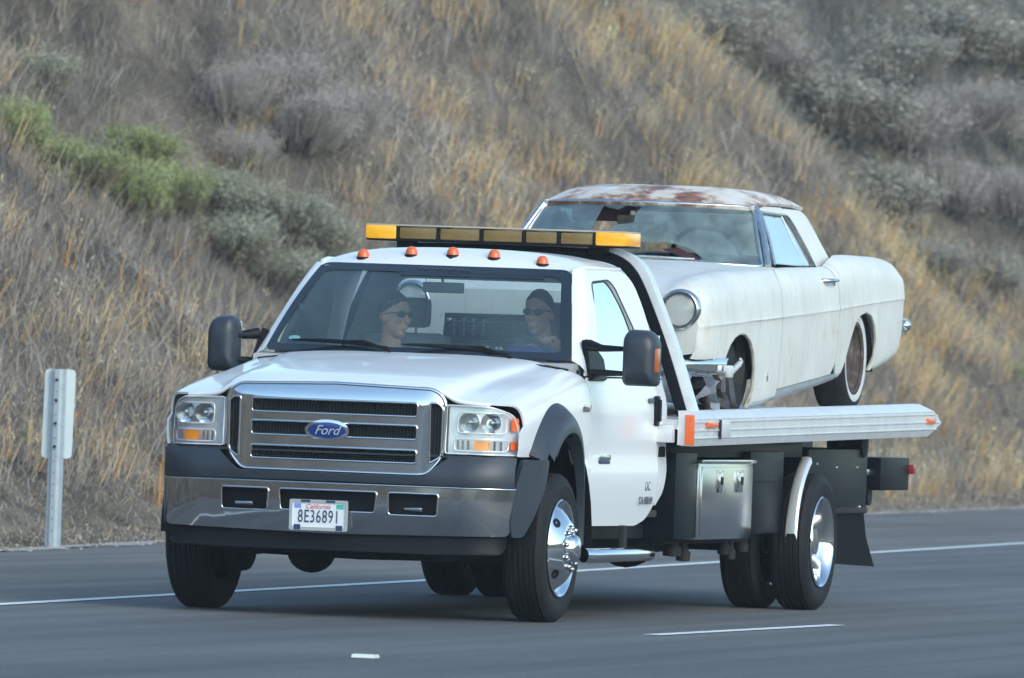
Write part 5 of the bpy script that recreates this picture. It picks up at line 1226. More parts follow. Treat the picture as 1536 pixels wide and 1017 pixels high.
for sg, mr in ((1, None), (-1, CC)):
    # front fender
    xs_ = np.linspace(-4.98, XN, 22)
    out = [(x, S_H+0.03) for x in xs_]+[(XN, s) for s in np.linspace(S_H+0.3, 7, 16)]+smp([(XN, 1.46)])+smp([(-3.10, 1.465), (-3.25, 1.455)])+smp(archf[::-1])+[(-4.12, 11.95)]+smp([(-4.62, 1.262), (-4.62, 1.45), (-4.60, 1.80)])+[(-4.62, 4.9), (-4.65, 4.2), (-4.79, 3.5), (-4.98, 3.2)]
    if mr is None: FOUT = out
    fe = cpanel('front_fender', out, 'old', CR, mr)
    # door
    xd0, xd1 = -4.632, -5.93
    do = [(-4.632, 4.95)]+smp([(-4.612, 1.80), (-4.632, 1.45), (-4.632, 1.302), (-5.2, 1.345), (-5.90, 1.400), (-5.95, 1.46), (-5.97, 1.75)])+[(-5.955, 4.9), (-5.93, 3.6), (-5.5, 3.35), (-5.0, 3.25), (-4.81, 3.52), (-4.665, 4.2)]
    dd = cpanel('door', rounded(do, 0.0, 3), 'old', CR, mr)
    y_ = cbody(-5.78, s_at(-5.78, 1.955))[1]
    def mm(v): return v if mr is None else 2*CC-v
    b = B(); b.tube([(-5.64, mm(y_-0.01), 1.952), (-5.65, mm(y_+0.035), 1.955), (-5.72, mm(y_+0.045), 1.957), (-5.88, mm(y_+0.035), 1.962)], [0.014, 0.014, 0.013, 0.009], 10)
    b.lathe([(0.022, 0), (0.02, 0.015), (0.001, 0.02)], 14, (-5.85, mm(y_+0.005), 1.945)); b.make('door_handle', 'chrome2', dd, 60)
    B().lathe([(0.014, -0.003), (0.012, 0.01), (0.001, 0.012)], 12, (-5.86, mm(y_+0.002), 1.855)).make('lock_cylinder', 'under', dd, 60)
    # sill strip
    so = smp([(-4.12, 1.225), (-4.62, 1.262), (-4.64, 1.297), (-5.2, 1.340), (-5.90, 1.394), (-6.12, 1.405)])+[(-6.12, 11.98), (-5.2, 11.98), (-4.12, 11.98)]
    cpanel('sill_trim', so, 'dullsill', CR, mr)
    # quarter panel
    qo = [(-5.965, 3.55)]+[(-5.967, 4.9)]+smp([(-5.985, 1.75), (-5.965, 1.47), (-6.02, 1.402)])+smp(archr[::-1])+smp([(-7.02, 1.425)])+[(-7.1, 11.95), (-7.45, 11.95), (XT+0.02, 11.7)]+[(XT, s) for s in np.linspace(11, 3.0, 14)]+[(x, 2.6) for x in np.linspace(XT, -6.7, 6)]+[(-6.45, 2.9), (-6.2, 3.4)]
    cpanel('rear_quarter_panel', qo, 'old', CR, mr)
    # rolled lips of the wheel openings
    for nm, ar in (('front_arch_lip', archf), ('rear_arch_lip', archr)):
        P = []
        for x, z in ar: p = cbody(x, s_at(x, z)); P.append((p[0], mm(p[1]-0.010), p[2]))
        B().tube(P, 0.011, 6).make('wheel_arch_lip', mat('arch_edge', (0.45, 0.42, 0.36), 0.7, var=0.3, vscale=15) if 'arch_edge' not in bpy.data.materials else bpy.data.materials['arch_edge'], CR, 60)
    # dark wheel houses
    for ax in (AX1, AX2):
        b = B(); V = [];
        for i in range(13):
            a = PI*i/12
            for yq in (0.50, 0.93): V.append((ax+0.40*math.cos(a), mm(CC+yq), 1.42+0.39*math.sin(a)))
        b.add(V, [(2*i, 2*i+1, 2*i+3, 2*i+2) for i in range(12)]); b.add([(ax+0.40*math.cos(PI*i/12), mm(CC+0.50), 1.42+0.39*math.sin(PI*i/12)) for i in range(13)], [tuple(range(13))])
        b.make('wheel_house', 'under', CR, 60)
    # headlamps
    hy = mm(CC+0.80); hz = 1.738; hx_ = XN+0.008
    b = B().lathe([(0.122, -0.06), (0.120, 0.0), (0.115, 0.016), (0.107, 0.022), (0.102, 0.018), (0.099, 0.004)], 40, (hx_, hy, hz), 'x'); hl = b.make('headlight', 'chrome2', CR, 60)
    B().lathe([(0.100, 0.004), (0.085, -0.02), (0.055, -0.045), (0.02, -0.06), (0.0005, -0.062)], 32, (hx_, hy, hz), 'x').make('reflector', 'bchrome', hl, 60)
    B().lathe([(0.101, 0.006), (0.08, 0.024), (0.045, 0.036), (0.0005, 0.042)], 32, (hx_, hy, hz), 'x').make('headlight_lens', glass_mat('dusty_lens', (0.9, 0.92, 0.92), 0.04, 0.03, ((0.40, 0.42, 0.42), 0.03, 40)) if sg > 0 else bpy.data.materials['dusty_lens'], hl, 60)
    B().lathe([(0.101, 0.010), (0.0955, 0.016), (0.090, 0.010), (0.090, 0.002)], 32, (hx_, hy, hz), 'x').make('lens_gasket', 'letter', hl, 60)
    b = B(); b.lathe([(0.030, 0.0), (0.026, 0.025), (0.0005, 0.035)], 14, (hx_-0.04, hy, hz), 'x'); b.make('bulb', 'chrome', hl, 60)
    B().box(hx_-0.035, hx_-0.02, hy-0.075, hy+0.075, hz-0.030, hz-0.018, 0.003).make('bulb_shield', 'under', hl, 60)
    # belt moulding and window
# body fn for hood
def chood(x, v): p = cbody(x, abs(v)); return (p[0], p[1] if v >= 0 else 2*CC-p[1], p[2])
panel('hood', [(XN, S_H), (XN, 0), (XN, -S_H), (-4.72, -S_H), (-4.52, 0), (-4.72, S_H)], [], chood, 'old', CR, 0.10, 0.01, None, 35, asp=(1.6, 1))
panel('trunk_lid', [(-6.72, 2.57), (-6.55, 0), (-6.72, -2.57), (XT, -2.57), (XT, 0), (XT, 2.57)], [], chood, 'old', CR, 0.12, 0.01, None, 35, asp=(1.6, 1), flip=False)
# scuttle and parcel area closing the cabin at the belt
panel('scuttle', [(-4.50, 0), (-4.70, 2.62), (-4.98, 3.2), (-4.85, 1.5), (-4.74, 0), (-4.85, -1.5), (-4.98, -3.2), (-4.70, -2.62)], [], chood, 'old', CR, 0.12, 0.01, None, 35)
# nose cap: closes the front between fenders, hole for the grille
capo = []
for s in np.linspace(0, 7, 24): p = cbody(XN, s); capo.append((p[1]-CC, p[2]))
for zz in (1.62, 1.55, 1.49): p = cbody(XN, s_at(XN, zz)); capo.append((p[1]-CC, zz))
capo = capo+[(0.80, 1.475)]; full = capo+[(-a, c) for a, c in capo[::-1]]
full = [full[0]]+[p for i, p in enumerate(full[1:], 1) if abs(p[0]-full[i-1][0])+abs(p[1]-full[i-1][1]) > 1e-4]
gh = rounded([(-0.60, 1.49), (0.60, 1.49), (0.61, 1.60), (0.54, 1.655), (-0.54, 1.655), (-0.61, 1.60)], .05, 4)
def nose(y, z):
    k = max(0, (z-1.76)/0.12)
    return (XN+0.012-0.03*max(0, k)**2*0.3-0.010*(1-math.cos(y*1.2)), CC+y, z)
panel('nose_panel', full, [gh], nose, 'old', CR, 0.07, 0.01, None, 35)
b = B()
for k in range(5): b.box(XN-0.06, XN-0.02, CC-0.62, CC+0.62, 1.505+k*0.030, 1.513+k*0.030)
for k in range(21): b.box(XN-0.05, XN-0.03, CC-0.62+k*0.06, CC-0.605+k*0.06, 1.49, 1.65)
tag(b.make('grille', 'chrome2', CR, 0, recalc=False), kind='stuff')
B().box(XN-0.16, XN-0.10, CC-0.70, CC+0.70, 1.40, 1.80, 0.01).make('radiator_panel', 'under', CR)
# tail cap
tc2 = []
for s in np.linspace(0, 11.9, 26): p = cbody(XT, s); tc2.append((p[1]-CC, p[2]))
full = tc2+[(-a, c) for a, c in tc2[::-1]]; full = [full[0]]+[p for i, p in enumerate(full[1:], 1) if abs(p[0]-full[i-1][0])+abs(p[1]-full[i-1][1]) > 1e-4]
panel('tail_panel', full, [], lambda y, z: (XT-0.006, CC+y, z), 'old', CR, 0.10, 0.01, None, 35, flip=True)
# floor
B().box(-7.4, -3.15, CC-0.85, CC+0.85, 1.40, 1.46, 0.02, Matrix.Rotation(0.055, 3, 'Y')).make('floor_pan', 'under', CR)
# bumpers
def cbump(name, x0, sgn, z0, ye, wr=0.46):
    V = []; F = []; U = np.linspace(-1, 1, 41); sec = [(0.0, -0.055), (0.045, -0.05), (0.075, -0.02), (0.085, 0.015), (0.07, 0.04), (0.03, 0.055), (-0.01, 0.055)]
    for u in U:
        a = abs(u); y = ye*math.sin(min(1, a)*1.35)/math.sin(1.35)*(1 if u > 0 else -1); back = wr*max(0, (a-0.55)/0.45)**2.0+0.05*a*a
        for dx, dz in sec: V.append((x0-sgn*back+sgn*dx*(1-0.2*a), CC+y, z0+dz*(1+0.0*a)))
    K = len(sec)
    for i in range(len(U)-1):
        for k in range(K-1): F.append((i*K+k, (i+1)*K+k, (i+1)*K+k+1, i*K+k+1))
    return B().add(V, F).make(name, 'chrome', CR, 60)
fb = cbump('front_bumper', -2.87, 1, 1.415, 0.985)
cbump('rear_bumper', -7.80, -1, 1.70, 0.90, 0.10)
for s in (1, -1):
    B().lathe([(0.0005, -0.05), (0.03, -0.04), (0.042, -0.01), (0.035, 0.02), (0.0005, 0.03)], 16, (-7.86, CC+s*0.90, 1.715), 'x').make('bumper_end', 'chrome', CR, 60)
    # parking lamp pod in the bumper
    oc_ = rounded([(0.42, 1.365), (0.78, 1.365), (0.80, 1.43), (0.42, 1.44)], .02, 4)
    lp = panel('parking_lamp', oc_, [], lambda y, z: (-2.87+0.10-0.20*max(0, y-0.45)**2, CC+y, z), 'chrome2', fb, 0.05, 0.02, None if s > 0 else CC, 35)
    panel('parking_lens', rounded([(0.45, 1.382), (0.75, 1.382), (0.765, 1.422), (0.45, 1.428)], .015, 3), [], lambda y, z: (-2.87+0.106-0.20*max(0, y-0.45)**2, CC+y, z), 'sheet', fb, 0.05, 0.004, None if s > 0 else CC, 35)
# crumpled grey pan under the bumper
V = []; F = []; nu, nv = 40, 14
for i in range(nu):
    u = i/(nu-1); y = -0.85+1.75*u
    for j in range(nv):
        v = j/(nv-1); a = v*2.2
        V.append((-2.84-0.20*(1-math.cos(a))*0.9+0.018*math.sin(i*1.1+j*0.9)+0.012*math.sin(i*2.7-j*1.3), CC+y, 1.37-0.16*math.sin(a*0.72)+0.010*math.sin(i*1.9+j)))
for i in range(nu-1):
    for j in range(nv-1): F.append((i*nv+j, (i+1)*nv+j, (i+1)*nv+j+1, i*nv+j+1))
B().add(V, F).make('torn_valance', 'sheet', CR, 60)
# emblem low on the fender
e_ = cbody(-4.35, s_at(-4.35, 1.37)); b = B(); b.box(-4.36, -4.34, e_[1]-0.002, e_[1]+0.006, 1.345, 1.40, 0.002); b.box(-4.375, -4.325, e_[1]-0.002, e_[1]+0.005, 1.368, 1.377, 0.002); b.make('fender_star', 'chrome2', CR, 30)
# greenhouse of the coupe
def chw(z): return float(np.interp(z, [1.98, 2.05, 2.2, 2.36, 2.42], [0.80, 0.785, 0.715, 0.640, 0.60]))
def cws(u, t, off=0.0):
    hw = 0.775*(1-t)+0.635*t; xb = -4.52-0.27*u*u-0.06*u**4; xt = -4.93-0.20*u*u; z0_, z1_ = 2.015, 2.365
    return (xb*(1-t)+xt*t+off*0.7+0.02*math.sin(PI*t), CC+u*hw, z0_*(1-t)+z1_*t+0.01*(1-u*u)+off*0.6)
CWO = rounded([(-1, 0), (1, 0), (1, 1), (-1, 1)], [.05, .05, .10, .10], 5)
hole1 = [(-0.36, 0.94), (-0.37, 0.52), (-0.18, 0.50), (-0.16, 0.60), (0.0, 0.66), (-0.02, 0.82), (0.02, 0.93), (-0.14, 0.95), (-0.20, 0.88), (-0.28, 0.90)]
hole2 = [(-0.20, 0.05), (-0.19, 0.14), (-0.08, 0.26), (0.10, 0.33), (0.34, 0.34), (0.46, 0.28), (0.52, 0.24), (0.60, 0.10), (0.58, 0.06), (0.30, 0.03), (0.0, 0.04)]
cg = panel('windshield', CWO, [hole1, hole2], lambda u, t: cws(u, t), glass_mat('cracked_dusty_glass', (0.70, 0.80, 0.82), 0.05, 0.06, ((0.42, 0.52, 0.54), 0.20, 7)), CR, 0.06, 0.006, None, 60)
P = [cws(u, t, 0.004) for u, t in resample(CWO, 0.06)]
B().tube(P, 0.013, 8, closed=True).make('windshield_trim', 'chrome2', CR, 60)
# hanging shard and shades
panel('dangling_sheet', [(0.30, 0.20), (0.42, 0.235), (0.60, 0.06), (0.50, 0.05)], [], lambda u, t: cws(u, t, 0.012), 'darkred', cg, 0.05, 0.003, None, 60)
# roof
def croof(x, y):
    v = min(1, abs(y-CC)/0.665); t1 = min(1, max(0, (-4.90-0.22*v*v-x)/0.45)); t2 = min(1, max(0, (x+6.36+0.05*v*v)/0.60))
    g = (1-(1-t1)**2.2)*(1-(1-t2)**2.4)
    return 2.368+0.118*g*(1-v**4)**0.45+0.004*t1
cro = [(-4.91-0.20*(u/1.0)**2, u*0.655) for u in np.linspace(-1, 1, 17)]+[(-6.22, 0.655)]+[(-6.33-0.05*(1-abs(u)), u*0.60) for u in np.linspace(1, -1, 7)]+[(-6.22, -0.655)]
panel('roof', [(a, CC+c) for a, c in cro], [], lambda x, y: (x, y, croof(x, y)), 'oldroof', CR, 0.05, 0.02, None, 60)
for sg, mr in ((1, None), (-1, CC)):
    def cside(x, z): return (x, CC+chw(z)+0.012, z)
    def mm(v): return v if mr is None else 2*CC-v
    # c pillar
    cp = [(-5.82, 2.345), (-5.76, 2.378), (-6.20, 2.378), (-6.30, 2.33), (-6.36, 2.20), (-6.42, 2.09), (-6.44, 2.04), (-6.00, 2.03), (-5.94, 2.20), (-5.88, 2.30)]
    panel('rear_pillar', rounded(cp, [0, 0, .06, .06, 0, 0, 0, 0, 0, 0], 3), [], cside, 'old', CR, 0.05, 0.02, mr, 50, flip=True)
    # drip rail / roof side
    dr_ol = [(-5.10, 2.352), (-5.82, 2.345), (-5.76, 2.384), (-5.08, 2.380)]
    panel('roof_rail', dr_ol, [], cside, 'old', CR, 0.05, 0.02, mr, 50, flip=True)
    # A pillar and vent window post
    for nm, A_, Bp, r_ in (('windshield_post', (-4.86, 2.02), (-5.12, 2.365), 0.022), ('vent_post', (-5.03, 2.03), (-5.19, 2.35), 0.010)):
        a_, c_ = cside(*A_), cside(*Bp); B().tube([(a_[0], mm(a_[1]), a_[2]), ((a_[0]+c_[0])/2, mm((a_[1]+c_[1])/2+0.01), (a_[2]+c_[2])/2), (c_[0], mm(c_[1]), c_[2])], r_, 8).make(nm, 'chrome2', CR, 60)
    wn = rounded([(-5.03, 2.035), (-5.19, 2.345), (-5.80, 2.338), (-5.87, 2.28), (-5.94, 2.15), (-5.99, 2.035)], [0, .02, .04, .05, 0, 0], 3)
    sw_ = panel('side_window', wn, [], lambda x, z: (x, CC+chw(z), z), glass_mat('coupe_side_glass', (0.5, 0.58, 0.58), 0.45, 0.05, ((0.7, 0.8, 0.82), 0.18, 4)) if sg > 0 else bpy.data.materials['coupe_side_glass'], CR, 0.06, 0.005, mr, 50, flip=True)
    P = [cside(x, z) for x, z in wn]; B().tube([(p[0], mm(p[1]), p[2]) for p in P], 0.009, 6, closed=True).make('window_frame', 'chrome2', sw_, 60)
    a_, c_ = cside(-5.80, 2.03), cside(-5.70, 2.345); B().tube([(a_[0], mm(a_[1]-0.01), a_[2]), (c_[0], mm(c_[1]-0.01), c_[2])], 0.007, 6).make('window_divider', 'chrome2', sw_, 60)
    panel('vent_window', [(-4.90, 2.035), (-5.13, 2.34), (-5.18, 2.34), (-5.02, 2.035)], [], lambda x, z: (x, CC+chw(z), z), bpy.data.materials['coupe_side_glass'], CR, 0.06, 0.005, mr, 50, flip=True)
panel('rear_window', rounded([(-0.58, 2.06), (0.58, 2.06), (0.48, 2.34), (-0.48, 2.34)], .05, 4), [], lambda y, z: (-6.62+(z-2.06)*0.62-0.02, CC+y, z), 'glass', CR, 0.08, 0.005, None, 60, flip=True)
# interior: wheel, seat, mirror, visor
B().box(-5.9, -5.6, CC-0.65, CC+0.65, 1.62, 2.08, 0.08).make('bench_seat', 'darkred', CR)
B().box(-4.98, -4.82, CC-0.72, CC+0.72, 1.80, 2.00, 0.04).make('dashboard', 'cabind', CR)
c0 = Vector((-5.12, CC+0.36, 2.06)); rm = Matrix.Rotation(math.radians(-58), 3, 'Y')
B().tube([c0+rm @ Vector((0.21*math.cos(a), 0.21*math.sin(a), 0)) for a in np.linspace(0, 2*PI, 30, endpoint=False)], 0.014, 8, closed=True).make('steering_wheel', 'black', CR, 60)
b = B(); b.box(-5.02, -5.00, CC-0.17, CC+0.06, 2.245, 2.30, 0.01); b.tube([(-5.0, CC-0.05, 2.29), (-5.0, CC-0.05, 2.36)], 0.008, 6); b.make('inside_mirror', 'rust', CR, 50)
B().box(-5.06, -5.04, CC-0.46, CC-0.10, 2.26, 2.37, 0.01).make('sun_visor', 'darkred', CR)
panel('cloth_sun_visor', [(-5.2, -0.6), (-5.2, 0.6), (-6.3, 0.55), (-6.3, -0.55)], [], lambda x, y: (x, CC+y, 2.355), 'cabind', CR, 0.3, 0.01, None, 30).name = 'roof_lining'
B().box(-6.6, -6.0, CC-0.7, CC+0.7, 1.9, 2.04, 0.03).make('parcel_shelf', 'cabind', CR)
b = B(); b.tube([cws(-0.05, 0.0, 0.02), cws(0.15, 0.03, 0.03), cws(0.55, 0.035, 0.022)], 0.008, 6); b.make('wiper', 'chrome2', CR, 50)
b = B(); b.tube([cws(-0.3, 0.0, 0.02), cws(-0.1, 0.02, 0.03), (-4.60, CC+0.20, 2.055)], 0.008, 6); b.make('wiper', 'chrome2', CR, 50)
# whitewall wheels
def cwheel(x, y, s, z, R=0.345, front=False):
    g = bpy.data.objects.new('wheel', None); COL.objects.link(g); g.parent = CR; g.location = Vector((x, y, z))-chain_loc(CR)
    h = 0.095; T = [(0.20, h-0.01), (0.215, h), (0.27, h+0.008), (0.315, h), (0.335, h-0.02), (0.345, h-0.045)]; T = T+[(r, -a) for r, a in T[::-1]]
    B().lathe([(r*R/0.345, a) for r, a in T], 48, (x, y, z)).make('tyre', 'tyre', g, 40).location = (0, 0, 0)
    return g
def cw2(x, y, s, z, R=0.345, ww=True):
    g = bpy.data.objects.new('wheel', None); COL.objects.link(g); g.parent = CR; g.location = Vector((x, y, z))-chain_loc(CR)
    h = 0.095; T = [(0.20, h-0.01), (0.215, h), (0.27, h+0.008), (0.315, h), (0.335, h-0.02), (0.345, h-0.045)]; T = T+[(r, -a) for r, a in T[::-1]]
    l = (x, y, z)
    B().lathe([(r*R/0.345, a) for r, a in T], 48).make('tyre', 'tyre', g, 40, loc=l)
    if ww: B().lathe([(0.222, s*(h+0.0035)), (0.235, s*(h+0.0075)), (0.256, s*(h+0.0092)), (0.262, s*(h+0.0085))], 48).make('whitewall', 'whitewall', g, 60, loc=l)
    B().lathe([(0.212, s*(h+0.002)), (0.200, s*(h+0.004)), (0.192, s*(h-0.012)), (0.175, s*(h-0.045)), (0.12, s*(h-0.05)), (0.07, s*(h-0.02)), (0.0005, s*(h-0.015))], 40).make('steel_rim', 'rust' if ww else 'under', g, 50, loc=l)
    return g
for s in (1, -1):
    cw2(AX2+0.06, CC+s*0.835, s, zt(AX2)-0.045+0.328, 0.328)
    cw2(AX1-0.13, CC+s*0.80, s, zt(AX1)-0.045+0.33, 0.33, False)
B().tube([(AX2, CC-0.8, 1.47), (AX2, CC+0.8, 1.47)], 0.05, 10).make('axle', 'under', CR, 60)
b = B(); b.tube([(-6.75, CC+0.80, 1.62), (-6.80, CC+0.80, 1.42)], 0.03, 8); b.box(-6.92, -6.80, CC+0.74, CC+0.86, 1.37, 1.43, 0.01); b.make('shock_absorber', 'rust', CR, 50)
b = B(); b.tube([(-3.35, CC+0.82, 1.46), (-3.42, CC+0.84, 1.30), (-3.46, CC+0.86, 1.16)], 0.035, 8); b.tube([(-3.58, CC+0.80, 1.48), (-3.62, CC+0.82, 1.16)], 0.028, 8); b.make('suspension_arm', 'rust', CR, 50)
# tie-down strap: crumpled webbing with a metal hook
def strap(path, wd, m, nm, parent=None):
    V = []; F = []; n_ = len(path)
    for i, p in enumerate(path):
        p = Vector(p); a = 0.5*math.sin(i*1.3); o_ = Vector((0.25*math.sin(i), math.cos(a), math.sin(a))).normalized()*wd*0.5
        V += [p-o_, p+o_, p+o_+Vector((0.004, 0, 0.003)), p-o_+Vector((0.004, 0, 0.003))]
    for i in range(n_-1):
        for k in range(4): F.append((i*4+k, i*4+(k+1) % 4, (i+1)*4+(k+1) % 4, (i+1)*4+k))
    F += [(0, 1, 2, 3), ((n_-1)*4, (n_-1)*4+1, (n_-1)*4+2, (n_-1)*4+3)]
    return B().add(V, F).make(nm, m, parent, 50)
SR = root('tie_down_strap', (-3.1, 1.05, 1.15), 'frayed grey webbing tie-down strap with metal hook below the coupe bumper', 'strap')
strap([(-2.55, 1.02, 1.17), (-2.70, 1.03, 1.20), (-2.85, 1.04, 1.235), (-3.0, 1.05, 1.27), (-3.12, 1.06, 1.33), (-3.22, 1.07, 1.36), (-3.30, 1.075, 1.41)], 0.05, 'strap', 'webbing', SR)
strap([(-3.22, 1.08, 1.38), (-3.25, 1.08, 1.32), (-3.24, 1.085, 1.27), (-3.30, 1.09, 1.23), (-3.32, 1.09, 1.18)], 0.045, 'strap', 'webbing', SR)
strap([(-3.3, 1.08, 1.40), (-3.40, 1.09, 1.34), (-3.42, 1.095, 1.27), (-3.46, 1.10, 1.20)], 0.03, 'strap', 'webbing', SR)
strap([(-3.0, 1.06, 1.36), (-3.05, 1.07, 1.31), (-3.02, 1.08, 1.26), (-3.10, 1.08, 1.22), (-3.08, 1.09, 1.17)], 0.06, 'sheet', 'torn_strip', SR)
strap([(-3.12, 1.07, 1.37), (-3.18, 1.08, 1.33), (-3.14, 1.085, 1.29), (-3.2, 1.09, 1.24), (-3.17, 1.10, 1.19)], 0.035, 'rust', 'torn_strip', SR)
b = B(); b.box(-3.56, -3.30, 1.09, 1.11, 1.395, 1.425, 0.004, Matrix.Rotation(0.28, 3, 'Y')); b.box(-3.34, -3.26, 1.08, 1.12, 1.36, 1.43, 0.006); b.tube([(-3.55, 1.10, 1.43), (-3.60, 1.10, 1.455), (-3.56, 1.10, 1.47)], 0.008, 6); b.make('ratchet', 'alu', SR, 40)

# ------------------------------------------------------------------ people in the cab
def capsule(b, pts, rad, n=12): b.tube(pts, rad, n); [b.ell(p, (r, r, r), 10, 8) for p, r in zip(pts, rad)]
def person(label, hip, head, yaw, shirt, reach, glasses=True, hair_v=0):
    """seated figure, one continuous remeshed body; hair, glasses are children"""
    R0 = root('person', (hip[0], hip[1], hip[2]), label, 'person')
    hx0, hy0, hz0 = head; b = B(); rz = Matrix.Rotation(yaw, 3, 'Z')
    def H(x, y, z): v = rz @ Vector((x, y, z)); return (hx0+v.x, hy0+v.y, hz0+v.z)
    rot = rz
    # head
    b.ell(H(-0.010, 0, 0.030), (0.098, 0.076, 0.100), 24, 16, rot)         # skull
    b.ell(H(0.020, 0, -0.045), (0.070, 0.060, 0.078), 20, 14, rot)         # face
    b.ell(H(0.045, 0, -0.098), (0.036, 0.036, 0.028), 16, 10, rot)         # chin
    b.ell(H(0.074, 0, 0.028), (0.018, 0.052, 0.014), 14, 8, rot)           # brow
    b.ell(H(0.100, 0, -0.028), (0.020, 0.014, 0.020), 12, 8, rot)          # nose tip
    b.tube([H(0.084, 0, 0.012), H(0.102, 0, -0.026)], [0.009, 0.013], 8)
    b.ell(H(0.086, 0, -0.066), (0.012, 0.026, 0.007), 12, 8, rot); b.ell(H(0.084, 0, -0.077), (0.011, 0.022, 0.007), 12, 8, rot)   # lips
    for s in (1, -1):
        b.ell(H(-0.008, s*0.076, -0.012), (0.016, 0.009, 0.030), 12, 8, rot)  # ear
        b.ell(H(0.070, s*0.034, -0.030), (0.022, 0.020, 0.020), 12, 8, rot)   # cheek
    sx, sy, sz = hx0-0.055, hip[1], hz0-0.205                             # base of neck
    b.tube([H(-0.015, 0, -0.06), (sx+0.01, (sy+hy0)/2, sz+0.04), (sx, sy, sz-0.02)], [0.055, 0.057, 0.070], 14)
    # torso
    b.ell((sx-0.005, sy, sz-0.13), (0.115, 0.185, 0.155), 24, 14); b.ell((sx, sy, sz-0.30), (0.115, 0.160, 0.17), 24, 14); b.ell((hip[0], hip[1], hip[2]+0.06), (0.135, 0.175, 0.13), 24, 14)
    b.tube([(sx, sy-0.16, sz-0.055), (sx, sy, sz-0.01), (sx, sy+0.16, sz-0.055)], [0.062, 0.068, 0.062], 12)
    for s in (1, -1):
        sh = (sx, sy+s*0.185, sz-0.050); el, wr_, hd = reach[0 if s > 0 else 1]
        b.ell(sh, (0.068, 0.062, 0.068), 14, 10); b.tube([sh, el], [0.056, 0.043], 12); b.ell(el, (0.044, 0.044, 0.044), 12, 8); b.tube([el, wr_], [0.043, 0.028], 12)
        # hand: palm, four fingers curled forward, thumb from the side
        w_ = Vector(wr_); d = (Vector(hd)-w_).normalized(); sd_ = d.cross(Vector((0, 0, 1))).normalized(); u_ = sd_.cross(d)
        b.tube([w_, w_+d*0.05, w_+d*0.085], [0.028, 0.036, 0.034], 10)
        for f in range(4):
            o_ = sd_*(0.026-0.0175*f); L_ = (0.030, 0.034, 0.032, 0.026)[f]; p0 = w_+d*0.085+o_; p1 = p0+d*L_; p2 = p1+(d*0.3-u_*0.95).normalized()*L_*0.8; p3 = p2+(-d*0.7-u_*0.6).normalized()*L_*0.6
            b.tube([p0-d*0.02, p0, p1, p2, p3], [0.0098, 0.0098, 0.009, 0.0085, 0.007], 8); b.ell(p3, (0.007, 0.007, 0.007), 8, 6)
        t0 = w_+d*0.03+sd_*0.026*s; t1 = t0+(d*0.6+sd_*s*0.6-u_*0.3).normalized()*0.035; t2 = t1+(d*0.9-u_*0.5).normalized()*0.028
        b.tube([t0, t1, t2], [0.013, 0.011, 0.008], 8)
        # legs
        kn = (hip[0]+0.44, hip[1]+s*0.13, hip[2]+0.07); an = (hip[0]+0.62, hip[1]+s*0.12, 0.70)
        b.tube([(hip[0], hip[1]+s*0.09, hip[2]), kn], [0.088, 0.062], 12); b.ell(kn, (0.062, 0.06, 0.06), 12, 8); b.tube([kn, an], [0.058, 0.040], 12); b.tube([an, (an[0]+0.16, an[1], an[2]-0.04)], [0.042, 0.036], 10)
    o = b.make('body', 'skin', R0, 60)
    md = o.modifiers.new('remesh', 'REMESH'); md.mode = 'VOXEL'; md.voxel_size = 0.0065; sm = o.modifiers.new('smooth', 'SMOOTH'); sm.factor = 0.5; sm.iterations = 3
    bpy.context.view_layer.update(); me = bpy.data.meshes.new_from_object(o.evaluated_get(bpy.context.evaluated_depsgraph_get())); o.modifiers.clear(); o.data = me
    me.materials.clear()
    for k in ('skin', shirt, 'jeans'): me.materials.append(MT[k])
    co = np.zeros(len(me.vertices)*3); me.vertices.foreach_get('co', co); co = co.reshape(-1, 3)+np.array(chain_loc(o)); pc = np.zeros(len(me.polygons)*3); me.polygons.foreach_get('center', pc); pc = pc.reshape(-1, 3)+np.array(chain_loc(o))
    idx = np.zeros(len(pc), int)
    torso = pc[:, 2] < sz+0.020; idx[torso] = 1
    for s in (0, 1):                                                    # bare forearms below short sleeves
        el, wr_, hd = reach[s]; e, w3 = np.array(el), np.array(hd)+0.0; ax_ = w3-e; L_ = np.linalg.norm(ax_); ax_ /= L_; t_ = (pc-e) @ ax_; dist = np.linalg.norm(pc-e-t_[:, None]*ax_, axis=1); idx[(t_ > 0.0) & (dist < 0.07) & (t_ < L_+0.2)] = 0
    low = (pc[:, 2] < hip[2]+0.10) & (idx == 1); idx[low] = 2
    me.polygons.foreach_set('material_index', idx.astype(np.int32)); me.polygons.foreach_set('use_smooth', [True]*len(me.polygons))
    # hair: cap over the skull
    V = []; F = []; n_, m_ = 28, 12
    for i in range(m_+1):
        th = 0.5*PI*1.16*i/m_
        for k in range(n_):
            ph = 2*PI*k/n_; front = max(0, math.cos(ph)); lim = th*(1.06-(0.46 if hair_v else 0.50)*front**1.2-0.10*abs(math.sin(ph))**3)
            r_ = 1.0; q_ = 1.0+random.uniform(-0.022, 0.03)*(1+hair_v); v = Vector((-0.012+0.1005*q_*math.sin(lim)*math.cos(ph), 0.0785*q_*math.sin(lim)*math.sin(ph), 0.031+0.1035*q_*math.cos(lim))); V.append(H(*v))
    for i in range(m_):
        for k in range(n_): F.append((i*n_+k, (i+1)*n_+k, (i+1)*n_+(k+1) % n_, i*n_+(k+1) % n_))
    B().add(V, F).make('hair', 'hair', R0, 60)
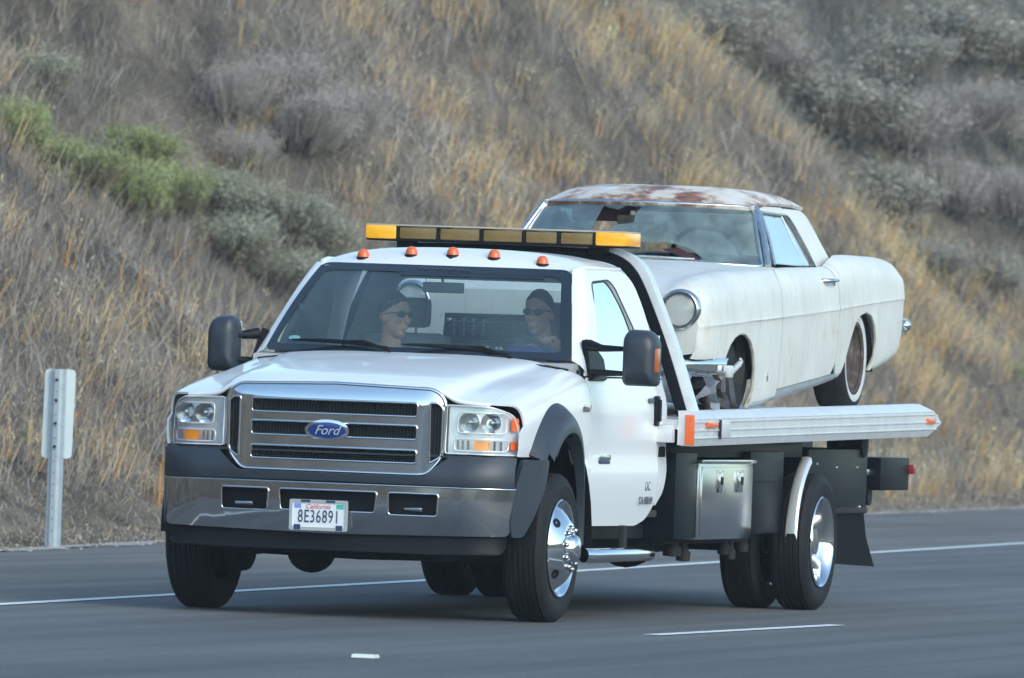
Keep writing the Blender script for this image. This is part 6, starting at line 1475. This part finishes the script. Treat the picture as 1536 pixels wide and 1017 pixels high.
    if glasses:
        b = B()
        for s in (1, -1):
            V = []; nn_ = 16
            for dx in (0.0, 0.006):
                for k in range(nn_):
                    q = 2*PI*k/nn_; V.append(H(0.094+dx-0.012*abs(0.033+0.026*math.cos(q)*1)/0.05, s*(0.034+0.027*math.cos(q)), 0.006+0.019*math.sin(q)))
            b.add(V, [tuple(range(nn_))[::-1], tuple(range(nn_, 2*nn_))]+[(k, (k+1) % nn_, nn_+(k+1) % nn_, nn_+k) for k in range(nn_)])
            b.tube([H(0.080, s*0.062, 0.014), H(0.04, s*0.078, 0.012), H(-0.02, s*0.082, 0.0)], 0.003, 6)
        b.tube([H(0.098, -0.010, 0.012), H(0.098, 0.010, 0.012)], 0.003, 6); b.make('sunglasses', 'shades', R0, 60)
    return R0
person('man in sunglasses and blue shirt driving, one hand on the wheel', (-1.55, 0.50, 1.02), (-1.50, 0.470, 1.685), -0.12, 'blue_shirt',
       [((-1.38, 0.76, 1.26), (-1.18, 0.69, 1.49), (-1.09, 0.645, 1.55)), ((-1.36, 0.26, 1.22), (-1.24, 0.33, 1.36), (-1.15, 0.37, 1.42))])
person('dark haired passenger in sunglasses and grey shirt turned towards the driver', (-1.52, -0.42, 0.99), (-1.45, -0.355, 1.645), 1.05, 'grey_shirt',
       [((-1.33, -0.19, 1.12), (-1.10, -0.28, 1.10), (-1.02, -0.30, 1.10)), ((-1.33, -0.66, 1.12), (-1.10, -0.54, 1.10), (-1.02, -0.52, 1.10))], True, 1)

# ------------------------------------------------------------------ the air: closed box of thin haze around everything
hz = B().box(-712, 712, -712, 712, -1.03, 26.0).make('haze', None, None, 0)
hm = bpy.data.materials.new('thin_haze'); hm.use_nodes = True; hn = hm.node_tree; hn.nodes.remove(hn.nodes['Principled BSDF'])
pv = hn.nodes.new('ShaderNodeVolumePrincipled'); pv.inputs['Color'].default_value = (0.88, 0.94, 0.96, 1); pv.inputs['Density'].default_value = 0.0005; pv.inputs['Anisotropy'].default_value = 0.2
hn.links.new(pv.outputs[0], hn.nodes['Material Output'].inputs['Volume']); hz.data.materials.append(hm); hz.display_type = 'WIRE'
tag(hz, kind='stuff')
